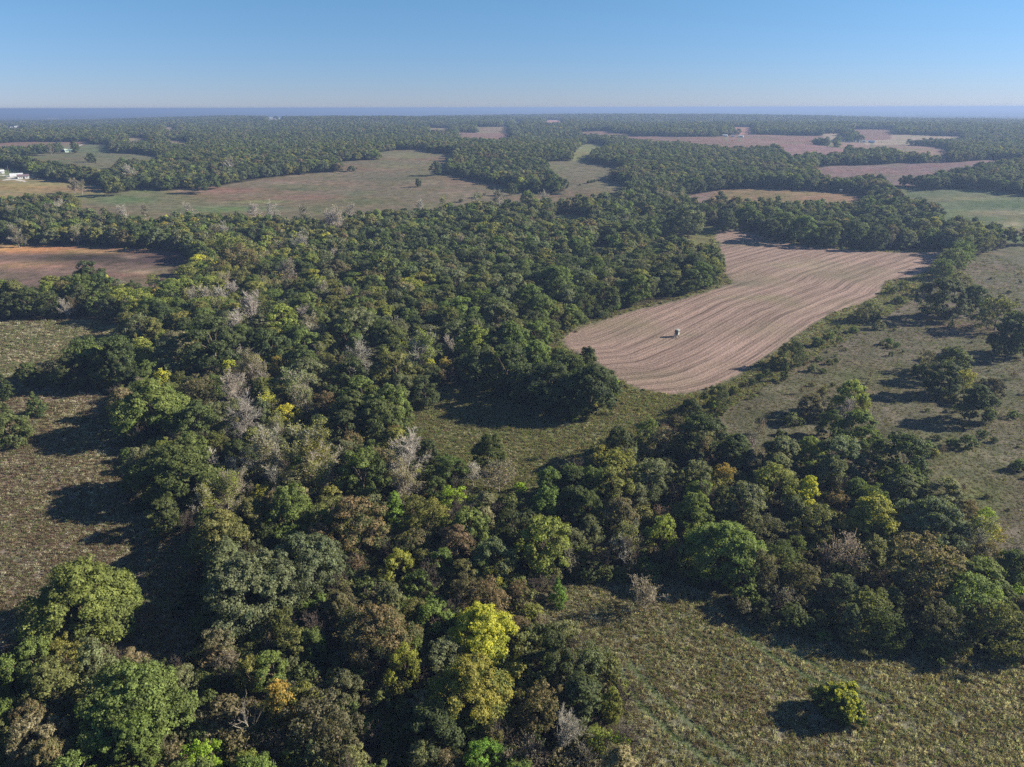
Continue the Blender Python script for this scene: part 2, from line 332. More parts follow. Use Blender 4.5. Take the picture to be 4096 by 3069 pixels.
def build_ground():
    fine = np.linspace(-48, 48, 470); rest = np.linspace(48, 312, 50)[1:-1]
    az = np.radians(np.concatenate([fine, rest])); nc = len(az)
    rr = np.concatenate([[4, 12, 22, 32, 42, 50], np.geomspace(56, 46000, 640)]); nr = len(rr)
    A, RR = np.meshgrid(az, rr)
    x = (RR * np.sin(A)).ravel(); y = (RR * np.cos(A)).ravel()
    z = ground(x, y)
    P = np.stack([x, y], 1); r = np.hypot(x, y)
    near = np.where(r < 9500)[0]; Q = P[near]
    so = np.full(len(P), -40.0); ss = np.full(len(P), -40.0); sr = np.full(len(P), -20.0)
    col = np.tile(np.array([.12, .11, .06]), (len(P), 1)); best = np.full(len(Q), -1e9); cq = col[near].copy()
    for nm, c, V in polys:
        s = poly_sd(Q, V)
        so[near] = np.maximum(so[near], s)
        if nm == 'stubble': ss[near] = s; Vst = V
        if nm in ('strip',): s = np.minimum(s, 1.0)
        w = s > np.minimum(best, 6)
        cq[w] = c; best = np.where(w, s, best)
    for pl, w in roads:
        for i in range(len(pl) - 1):
            sr[near] = np.maximum(sr[near], w - seg_dist(Q, pl[i], pl[i + 1])[0])
    col[near] = cq
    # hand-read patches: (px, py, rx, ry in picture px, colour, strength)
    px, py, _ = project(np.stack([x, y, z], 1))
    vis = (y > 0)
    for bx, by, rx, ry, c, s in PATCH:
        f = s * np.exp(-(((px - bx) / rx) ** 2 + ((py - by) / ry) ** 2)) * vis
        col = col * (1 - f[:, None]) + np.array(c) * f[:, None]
    for tr in TRACKS:
        gx = np.stack(hit(*np.array(tr, float).T), 1)
        for i in range(len(gx) - 1):
            f = np.clip(1.1 - seg_dist(P, gx[i], gx[i + 1])[0], 0, .6)[:, None]; col = col * (1 - f) + np.array((.10, .13, .05)) * f
    # guide line of the stubble rows: the field's lower sunny edge
    g = hit(*np.array([(2560,1590),(2759,1573),(2886,1538),(3012,1468),(3139,1380),(3266,1291),(3400,1232),(3512,1183),(3545,1150),(3620,1118),(3766,1060),(3900,990)], float).T)
    g = np.stack(g, 1); u = np.full(len(P), 1e9); vv = np.zeros(len(P)); acc = 0
    m = np.where(ss > -30)[0]; uu = np.full(len(m), 1e9); v2 = np.zeros(len(m))
    for i in range(len(g) - 1):
        d, t = seg_dist(P[m], g[i], g[i + 1]); L = np.hypot(*(g[i + 1] - g[i]))
        k = d < uu; uu[k] = d[k]; v2[k] = acc + t[k] * L; acc += L
    u[:] = 0; u[m] = uu; vv[m] = v2
    weedy = np.clip(1.15 - np.maximum(r - 120, 0) / 900, .15, 1)
    idx = np.arange(nr * nc).reshape(nr, nc)
    a = idx[:-1, :]; b = np.roll(idx, -1, 1)[:-1, :]; c2 = np.roll(idx, -1, 1)[1:, :]; d2 = idx[1:, :]
    f = np.stack([a, d2, c2, b], -1).reshape(-1, 4)
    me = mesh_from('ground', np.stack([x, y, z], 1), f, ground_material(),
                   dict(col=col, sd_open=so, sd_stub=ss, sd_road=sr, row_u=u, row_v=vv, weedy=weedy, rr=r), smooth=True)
    o = put('ground', me); o['kind'] = 'structure'
    return o

TRACKS = [[(2430,2600),(2480,2700),(2560,2820),(2700,2950),(2880,3069)],[(2520,2660),(2640,2790),(2800,2920),(3020,3069)],[(2960,2530),(3080,2620),(3250,2720),(3480,2800)],[(3100,2560),(3220,2640),(3380,2720),(3560,2790)],[(700,2440),(600,2400),(520,2380)]]
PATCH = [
 (2960,1135,110,16,(.17,.16,.12),.8),(2880,1110,60,22,(.2,.17,.13),.6),(3350,1110,120,22,(.24,.2,.15),.6),(3020,975,60,12,(.26,.24,.13),.5),(3000,1190,160,8,(.26,.25,.15),.5),(2500,1330,160,30,(.27,.21,.17),.5),(2600,1500,160,14,(.24,.19,.15),.5),(3200,1060,200,20,(.38,.31,.24),.5),(2900,1400,200,26,(.40,.29,.25),.5),(3350,1230,120,12,(.42,.31,.26),.6),(2700,1250,200,14,(.40,.29,.24),.4),(2750,1340,60,8,(.26,.24,.16),.5),  # soft blots that tint the ground darker, paler
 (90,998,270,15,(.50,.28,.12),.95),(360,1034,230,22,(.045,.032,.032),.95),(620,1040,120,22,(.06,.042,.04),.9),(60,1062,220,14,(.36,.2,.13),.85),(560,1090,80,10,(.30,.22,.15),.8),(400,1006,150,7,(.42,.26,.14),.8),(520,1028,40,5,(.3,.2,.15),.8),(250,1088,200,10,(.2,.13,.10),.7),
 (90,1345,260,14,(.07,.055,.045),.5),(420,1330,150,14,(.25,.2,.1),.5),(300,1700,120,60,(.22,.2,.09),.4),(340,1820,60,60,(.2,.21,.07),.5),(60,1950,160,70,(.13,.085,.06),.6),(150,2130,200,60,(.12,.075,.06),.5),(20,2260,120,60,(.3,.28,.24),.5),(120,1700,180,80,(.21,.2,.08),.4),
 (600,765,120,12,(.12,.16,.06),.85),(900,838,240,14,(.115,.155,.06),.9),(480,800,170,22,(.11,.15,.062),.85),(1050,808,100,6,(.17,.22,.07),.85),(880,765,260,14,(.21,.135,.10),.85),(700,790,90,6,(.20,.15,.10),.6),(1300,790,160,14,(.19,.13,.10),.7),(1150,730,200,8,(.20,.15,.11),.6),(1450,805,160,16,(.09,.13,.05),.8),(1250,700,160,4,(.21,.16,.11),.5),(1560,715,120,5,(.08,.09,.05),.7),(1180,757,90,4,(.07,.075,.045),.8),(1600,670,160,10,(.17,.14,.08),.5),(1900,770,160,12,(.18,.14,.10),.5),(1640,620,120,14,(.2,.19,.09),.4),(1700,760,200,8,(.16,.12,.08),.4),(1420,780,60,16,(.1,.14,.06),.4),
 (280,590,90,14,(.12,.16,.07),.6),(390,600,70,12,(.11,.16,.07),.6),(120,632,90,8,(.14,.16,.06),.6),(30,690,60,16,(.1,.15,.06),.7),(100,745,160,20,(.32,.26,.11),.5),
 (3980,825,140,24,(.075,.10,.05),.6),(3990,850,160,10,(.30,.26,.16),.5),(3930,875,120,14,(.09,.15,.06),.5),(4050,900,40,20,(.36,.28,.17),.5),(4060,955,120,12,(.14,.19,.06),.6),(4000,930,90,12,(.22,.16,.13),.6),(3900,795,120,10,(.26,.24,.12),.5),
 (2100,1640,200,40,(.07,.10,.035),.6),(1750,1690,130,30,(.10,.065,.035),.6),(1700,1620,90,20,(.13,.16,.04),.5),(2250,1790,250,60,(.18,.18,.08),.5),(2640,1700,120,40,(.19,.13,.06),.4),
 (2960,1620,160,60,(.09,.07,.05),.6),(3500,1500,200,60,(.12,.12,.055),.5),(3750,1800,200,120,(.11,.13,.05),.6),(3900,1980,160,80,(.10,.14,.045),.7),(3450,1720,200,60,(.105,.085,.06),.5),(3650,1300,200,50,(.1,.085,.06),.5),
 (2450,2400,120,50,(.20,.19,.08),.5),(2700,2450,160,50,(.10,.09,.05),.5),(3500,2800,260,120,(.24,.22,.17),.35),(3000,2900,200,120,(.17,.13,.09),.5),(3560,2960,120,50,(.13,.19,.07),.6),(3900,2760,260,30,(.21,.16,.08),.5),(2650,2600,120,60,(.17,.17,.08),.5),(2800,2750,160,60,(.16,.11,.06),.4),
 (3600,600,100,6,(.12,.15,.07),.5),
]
build_ground()

# ------------------------------------------------------------------ materials of the vegetation
def leaf_material(name, trans=.42, rough=.75):
    q = Nd(name)
    t1 = q.attr('tint', 'INSTANCER').outputs['Color']; t2 = q.attr('tint2', 'INSTANCER').outputs['Color']
    lr = q.attr('lr').outputs['Fac']; cr = q.attr('cr').outputs['Fac']; hh = q.attr('hh').outputs['Fac']
    # second leaf colour takes whole sprays, more of them high up and on the outside
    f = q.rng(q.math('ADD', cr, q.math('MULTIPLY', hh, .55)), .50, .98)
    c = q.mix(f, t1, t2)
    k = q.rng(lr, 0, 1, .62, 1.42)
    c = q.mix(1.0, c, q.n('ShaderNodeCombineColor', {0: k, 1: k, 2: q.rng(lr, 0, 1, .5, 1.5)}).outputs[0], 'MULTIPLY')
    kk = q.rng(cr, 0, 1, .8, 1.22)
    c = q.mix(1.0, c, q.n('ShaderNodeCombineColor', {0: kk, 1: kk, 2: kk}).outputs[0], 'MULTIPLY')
    d = q.n('ShaderNodeBsdfPrincipled', {'Base Color': c, 'Roughness': rough, 'Specular IOR Level': .25})
    tr = q.n('ShaderNodeBsdfTranslucent', {'Color': q.mix(1.0, c, (1.25, 1.3, .7), 'MULTIPLY')})
    ms = q.n('ShaderNodeMixShader', {0: trans, 1: d.outputs[0], 2: tr.outputs[0]})
    q.t.links.new(ms.outputs[0], q.out.inputs[0]); return q.m
M_LEAF = leaf_material('leaves')
def bark_material():
    q = Nd('bark'); tc = q.n('ShaderNodeTexCoord').outputs['Object']
    t1 = q.attr('bark', 'INSTANCER').outputs['Color']
    nz = q.rng(q.noise(tc, 2.2, 4, .65), .3, .7, .55, 1.45)
    c = q.mix(1.0, t1, q.n('ShaderNodeCombineColor', {0: nz, 1: nz, 2: nz}).outputs[0], 'MULTIPLY')
    b = q.n('ShaderNodeBsdfPrincipled', {'Base Color': c, 'Roughness': .9, 'Specular IOR Level': .1})
    q.t.links.new(b.outputs[0], q.out.inputs[0]); return q.m
M_BARK = bark_material()

# ------------------------------------------------------------------ tree forms
def leaves_mesh(name, pos, nrm, size, cr, hh, g, mat=None):
    """one bent diamond of two triangles per leaf spray"""
    n = len(pos)
    nrm = nrm / np.maximum(np.linalg.norm(nrm, axis=1, keepdims=True), 1e-6)
    a = g.normal(size=(n, 3)); a -= (a * nrm).sum(1, keepdims=True) * nrm
    a /= np.maximum(np.linalg.norm(a, axis=1, keepdims=True), 1e-6)
    b = np.cross(nrm, a)
    s = size[:, None]
    w = g.uniform(.45, .8, (n, 1))
    v = np.stack([pos - a * s * .6, pos + b * s * w * .6 - nrm * s * .12, pos + a * s * .6, pos - b * s * w * .6 - nrm * s * .12], 1).reshape(-1, 3)
    i = np.arange(n) * 4
    f = np.stack([i, i + 1, i + 2, i + 3], 1)
    lr = np.repeat(g.random(n), 4); 
    return mesh_from(name, v, f, mat or M_LEAF, dict(lr=lr, cr=np.repeat(cr, 4), hh=np.repeat(hh, 4)))

def crown_points(g, D, H, base, nl, ncl, nleaf, leaf, lobe=.27, up=.0, shape='dome', ragged=.12):
    """leaf sprays in clusters on lobes on a dome: width D, top H, foliage from base upwards"""
    P, N, Sz, CR = [], [], [], []
    Rr = D / 2; hc = H - base
    lobes = []; a0, a1 = g.uniform(0, 6.28, 2)
    for i in range(nl):
        if shape == 'dome':
            t = (i + .5) / nl; el = math.asin(min(.98, -.58 + 1.54 * t)) ; a = i * 2.39996 + g.uniform(-.35, .35)
            k = math.cos(el) * (1 + g.uniform(-ragged, ragged)) * (1 + .14 * math.cos(a - a0) + .10 * math.cos(2 * a + a1)); lr_ = lobe * D * g.uniform(.62, 1.25)
            rad = max(0, Rr * k - lr_ * .8)
            z = base + hc * .38 + math.sin(el) * (hc * .62 - lr_ * .7) * (1 + g.uniform(-ragged, ragged * .5))
        elif shape == 'column':
            t = (i + .5) / nl; a = i * 2.39996; lr_ = lobe * D * g.uniform(.8, 1.1)
            prof = math.sin(math.pi * min(1, .18 + t * .80)) ** .6
            rad = max(0, Rr * prof - lr_) * g.uniform(.6, 1.1); z = base + lr_ * .5 + t * (hc - lr_ * 1.3)
        else:  # 'cone'
            t = (i + .5) / nl; a = i * 2.39996
            lr_ = lobe * D * (1.05 - .75 * t) * g.uniform(.85, 1.1); rad = max(0, Rr * (1 - t) ** .8 - lr_ * .6); z = base + lr_ * .4 + t * (hc - lr_)
        lobes.append((rad * math.cos(a), rad * math.sin(a), z, lr_))
    cen = np.array([0, 0, base + hc * .35])
    LB = np.array(lobes)
    for li, (lx, ly, lz, lr_) in enumerate(lobes):
        c0 = np.array([lx, ly, lz]); k = max(4, int(ncl * (lr_ / (lobe * D)) ** 2))
        d = g.normal(size=(k * 3, 3)); d /= np.linalg.norm(d, axis=1, keepdims=True)
        out = c0 - cen; out /= max(np.linalg.norm(out), 1e-6)
        sc = d @ out + d[:, 2] * .55 + g.normal(size=len(d)) * .35
        d = d[np.argsort(-sc)[:k]]
        cc = c0 + d * lr_ * g.uniform(.58, 1.2, (k, 1)) * np.array([1, 1, .85])
        # drop clusters buried in other lobes
        keep = np.ones(k, bool)
        for lj in range(len(lobes)):
            if lj != li: keep &= np.linalg.norm(cc - LB[lj, :3], axis=1) > LB[lj, 3] * .72
        cc = cc[keep]; dd = d[keep]
        lobe_r = g.uniform(-.22, .22)
        for c1, d1 in zip(cc, dd):
            cr_ = lr_ * g.uniform(.20, .52)
            q = g.normal(size=(nleaf, 3)); q /= np.linalg.norm(q, axis=1, keepdims=True)
            flip = (q @ (d1 + np.array([0, 0, .5]))) < -.25
            q[flip] *= -1
            pp = c1 + q * cr_ * (g.uniform(.4, 1.32, (nleaf, 1))) * np.array([1, 1, .72])
            P.append(pp); N.append(q + d1 * .5 + g.normal(size=(nleaf, 3)) * .55 + np.array([0, 0, .25]))
            Sz.append(leaf * g.uniform(.65, 1.35, nleaf)); CR.append(np.full(nleaf, np.clip(g.random() * .75 + .125 + lobe_r, 0, 1)))
    # sparse inner leaves so light does not fall straight through
    k = int(len(P) * nleaf * .12) + 8
    q = g.normal(size=(k, 3)); q /= np.linalg.norm(q, axis=1, keepdims=True)
    w = g.integers(0, len(lobes), k)
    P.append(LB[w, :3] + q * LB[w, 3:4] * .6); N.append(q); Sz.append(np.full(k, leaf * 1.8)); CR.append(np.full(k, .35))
    P = np.concatenate(P); N = np.concatenate(N); Sz = np.concatenate(Sz); CR = np.concatenate(CR)
    hh = np.clip((P[:, 2] - base) / hc, 0, 1)
    P[:, 2] = np.maximum(P[:, 2], .05)
    return P, N, Sz, CR, hh, LB

def prisms(segs, sides=4):
    """tapered limbs from (p0, r0, p1, r1)"""
    p0 = np.array([s[0] for s in segs]); r0 = np.array([s[1] for s in segs]); p1 = np.array([s[2] for s in segs]); r1 = np.array([s[3] for s in segs])
    d = p1 - p0; d /= np.maximum(np.linalg.norm(d, axis=1, keepdims=True), 1e-6)
    ref = np.where(np.abs(d[:, 2:3]) > .9, np.array([[1., 0, 0]]), np.array([[0, 0, 1.]]))
    a = np.cross(d, ref); a /= np.maximum(np.linalg.norm(a, axis=1, keepdims=True), 1e-6); b = np.cross(d, a)
    n = len(segs); V = np.zeros((n, 2, sides, 3))
    for k in range(sides):
        t = 2 * math.pi * k / sides; o = a * math.cos(t) + b * math.sin(t)
        V[:, 0, k] = p0 + o * r0[:, None]; V[:, 1, k] = p1 + o * r1[:, None]
    i = (np.arange(n) * 2 * sides)[:, None]
    F = [np.concatenate([i + k, i + (k + 1) % sides, i + sides + (k + 1) % sides, i + sides + k], 1) for k in range(sides)]
    return V.reshape(-1, 3), np.concatenate(F)

def limb_path(g, p, d, L, r0, r1, n, wob=.12, lift=.0):
    out = []; p = np.array(p, float); d = np.array(d, float)
    for i in range(n):
        t0, t1 = i / n, (i + 1) / n
        d = d + g.normal(size=3) * wob + np.array([0, 0, lift]); d /= np.linalg.norm(d)
        q = p + d * L / n
        out.append((p, r0 + (r1 - r0) * t0, q, r0 + (r1 - r0) * t1)); p = q
    return out, p, d

def trunk_mesh(name, g, D, H, base, LB, r=.28, targets=7, pale=False):
    segs, top, d = limb_path(g, (0, 0, -.3), (0, 0, 1), base + (H - base) * .35, r, r * .6, 4, .04)
    fork = segs[1][2]
    order = np.argsort(LB[:, 2])[-targets:] if len(LB) > targets else range(len(LB))
    for j in order:
        tgt = LB[j, :3]; p = top if LB[j, 2] > top[2] else fork; v = tgt - p; L = np.linalg.norm(v)
        s, e, _ = limb_path(g, p, v / max(L, .01), L * .95, r * .42, r * .12, 3, .10)
        segs += s
    v, f = prisms(segs, 5); return mesh_from(name, v, f, M_BARK, smooth=True)

def bare_form(g, D, H, r=.22, nl=9, nb=7, nt=7, thick=.028, spread=1.0, lean=(0, 0), upright=.35, fine=True):
    """trunk segs, branch+twig segs, twig tips"""
    big, small, tips = [], [], []
    d0 = np.array([lean[0], lean[1], 1.0]); d0 /= np.linalg.norm(d0)
    s, top, d = limb_path(g, (0, 0, -.3), d0, H * .62, r, r * .45, 6, .05); big += s
    pts = [q[2] for q in s[1:]]
    for i in range(nl):
        p = pts[min(len(pts) - 1, int(i / nl * len(pts)))]; a = i * 2.39996 + g.uniform(-.4, .4)
        t = i / max(1, nl - 1)
        dirv = np.array([math.cos(a) * (1.15 - .75 * t) * spread, math.sin(a) * (1.15 - .75 * t) * spread, upright + .9 * t])
        dirv /= np.linalg.norm(dirv); L = D * .5 * g.uniform(.85, 1.15) * (1 - .1 * t)
        s, e, dd = limb_path(g, p, dirv, L, r * .42, r * .10, 5, .13, .06); big += s
        for j in range(nb):
            q = s[min(4, 1 + j * 4 // nb)]; pb = q[0] + (q[2] - q[0]) * g.random()
            db = dd + g.normal(size=3) * .62 + np.array([0, 0, .25]); db /= np.linalg.norm(db)
            sb, eb, d2 = limb_path(g, pb, db, L * g.uniform(.35, .6), r * .14, thick * .8, 3, .16, .05); small += sb
            for k in range(nt):
                qq = sb[g.integers(0, 3)]; pt = qq[0] + (qq[2] - qq[0]) * g.random()
                dt = d2 + g.normal(size=3) * .55 + np.array([0, 0, .2]); dt /= np.linalg.norm(dt)
                Lt = L * g.uniform(.14, .32)
                st, et, d3 = limb_path(g, pt, dt, Lt, thick, thick * .45, 2 if fine else 1, .14); small += st; tips.append(et)
                if fine:
                    for _ in range(2):
                        dq = d3 + g.normal(size=3) * .5; dq /= np.linalg.norm(dq)
                        pq = st[0][2]; small.append((pq, thick * .7, pq + dq * Lt * .6, thick * .35)); tips.append(pq + dq * Lt * .6)
    return big, small, np.array(tips)

FORMS = {}   # form -> dict(D,H, crown=[mesh], trunk=[mesh])
def G(k): return np.random.default_rng(1000 + k)
def add_leafy(form, k, D, H, base, **kw):
    g = G(k); r = kw.pop('r', .25)
    P, N, Z, C, h, LB = crown_points(g, D, H, base, **kw)
    FORMS.setdefault(form, dict(D=D, H=H, crown=[], trunk=[]))
    FORMS[form]['crown'].append(leaves_mesh(form + '_crown', P, N, Z, C, h, g))
    FORMS[form]['trunk'].append(trunk_mesh(form + '_trunk', g, D, H, base, LB, r))
for k in range(3): add_leafy('big_oak', k, 14, 13, .8, nl=34, ncl=22, nleaf=58, leaf=.33, lobe=.155, r=.4, ragged=.2)
for k in range(4): add_leafy('oak', 10 + k, 9, 12, 1.0, nl=22, ncl=17, nleaf=40, leaf=.32, lobe=.175, r=.25, ragged=.2)
for k in range(3): add_leafy('airy', 20 + k, 9, 11, .8, nl=30, ncl=15, nleaf=17, leaf=.28, lobe=.15, r=.22, ragged=.3)
for k in range(2): add_leafy('column', 30 + k, 6, 12, 1.0, nl=14, ncl=18, nleaf=26, leaf=.34, lobe=.25, shape='column', r=.2)
for k in range(2): add_leafy('cedar', 40 + k, 5, 7.5, .15, nl=18, ncl=20, nleaf=22, leaf=.26, lobe=.26, shape='cone', r=.16)
for k in range(4): add_leafy('shrub', 50 + k, 4, 3.2, .1, nl=10, ncl=13, nleaf=16, leaf=.26, lobe=.23, r=.08, ragged=.3)
def add_bare(form, k, leaves=0, lsize=.28, **kw):
    g = G(k); big, small, tips = bare_form(g, **kw)
    FORMS.setdefault(form, dict(D=kw['D'], H=kw['H'], crown=[], trunk=[], twigs=[]))
    if form == 'snag': big = big + small
    v, f = prisms(big, 5); FORMS[form]['trunk'].append(mesh_from(form + '_trunk', v, f, M_BARK, smooth=True))
    if form != 'snag':
        v, f = prisms(small, 3); FORMS[form].setdefault('twigs', []).append(mesh_from(form + '_twigs', v, f, M_BARK))
    if leaves:
        w = g.integers(0, len(tips), leaves)
        # leaves hang on in patches
        cl = tips[g.integers(0, len(tips), 14)]; dist = np.min(np.linalg.norm(tips[w][:, None] - cl[None], axis=2), 1)
        w = w[dist < kw['D'] * .17 * g.uniform(.5, 1.6, len(w))]
        P = tips[w] + g.normal(size=(len(w), 3)) * .32
        FORMS[form]['crown'].append(leaves_mesh(form + '_crown', P, g.normal(size=P.shape) + [0, 0, .5], lsize * g.uniform(.6, 1.3, len(w)), g.random(len(w)), np.clip(P[:, 2] / kw['H'], 0, 1), g))
for k in range(3): add_bare('bare', 60 + k, D=9, H=13, nl=13, nb=9, nt=10, thick=.034, spread=.85, r=.24)
for k in range(3): add_bare('halfbare', 70 + k, leaves=6500, D=9, H=13, nl=11, nb=7, nt=7, thick=.036, spread=.9, r=.24)
for k in range(2): add_bare('bare_shrub', 80 + k, D=5, H=4.5, nl=12, nb=6, nt=5, thick=.026, r=.09, upright=.6, leaves=900, lsize=.18)
add_bare('snag', 90, D=9, H=13, nl=10, nb=3, nt=3, thick=.04, r=.30, upright=.5, fine=False, lean=(-.12, .02))
# coarser forms for the distance: trunk and leaves in one mesh
def far_form(name, k, D, H, base, nl, ncl, nleaf, leaf, lobe, shape='dome'):
    g = G(k); P, N, Z, C, h, LB = crown_points(g, D, H, base, nl, ncl, nleaf, leaf, lobe, shape=shape, ragged=.2)
    return leaves_mesh(name, P, N, Z, C, h, g)
MID = [far_form('mid_tree', 100 + k, 9, 12, 1.6, 12, 15, 22, .52, .215) for k in range(4)] + [far_form('mid_tree', 105, 7, 13, 1.5, 12, 10, 22, .48, .26, 'column')]
FAR = [far_form('distant_tree', 110 + k, 10, 12, .6, 8, 11, 14, .90, .25) for k in range(4)]

# ------------------------------------------------------------------ leaf colours
TINT = dict(
 dark=((.040,.052,.022),(.060,.074,.032)), dkgreen=((.050,.066,.025),(.080,.098,.036)), green=((.066,.088,.028),(.098,.126,.038)), bluegreen=((.066,.080,.044),(.108,.124,.070)),
 greygreen=((.078,.088,.048),(.122,.130,.074)), midg=((.080,.094,.030),(.122,.136,.042)), lightgreen=((.074,.098,.031),(.112,.142,.043)), olive=((.078,.084,.032),(.122,.122,.046)), yolive=((.108,.114,.036),(.160,.160,.050)),
 ygreen=((.108,.130,.034),(.168,.190,.048)), lime=((.125,.175,.024),(.20,.26,.032)), vivid=((.078,.125,.026),(.115,.175,.034)), yellow=((.185,.20,.036),(.34,.335,.05)), gold=((.115,.12,.04),(.28,.225,.05)), orange=((.105,.108,.038),(.25,.175,.045)),
 bronze=((.074,.082,.036),(.138,.112,.062)), rust=((.088,.080,.045),(.145,.105,.068)), brown=((.070,.070,.040),(.108,.098,.058)), tan=((.115,.105,.065),(.175,.155,.10)), grey=((.105,.098,.075),(.15,.135,.105)),
 paleg=((.115,.125,.068),(.18,.185,.10)), dkbrown=((.052,.050,.030),(.080,.072,.044)), ytop=((.085,.098,.032),(.215,.20,.045)), otop=((.072,.096,.028),(.175,.158,.040)))
BARKS = dict(pale=(.225,.203,.192), grey=(.18,.155,.13), brown=(.095,.075,.06), dead=(.12,.11,.10), white=(.32,.30,.27), rust=(.15,.105,.08))
WORDS = dict(midg='soft green', dark='dark green', dkgreen='deep green', green='mid green', bluegreen='bluish green', greygreen='grey-green', lightgreen='light green', olive='olive green', yolive='yellowish olive', ygreen='yellow-green',
 lime='lime green', vivid='vivid green', yellow='bright yellow', gold='golden', orange='orange-topped', bronze='bronze', rust='rust-coloured', brown='brownish', tan='tan', grey='greyish', paleg='pale green', dkbrown='dark brown', ytop='yellow-topped', otop='orange-tinged')

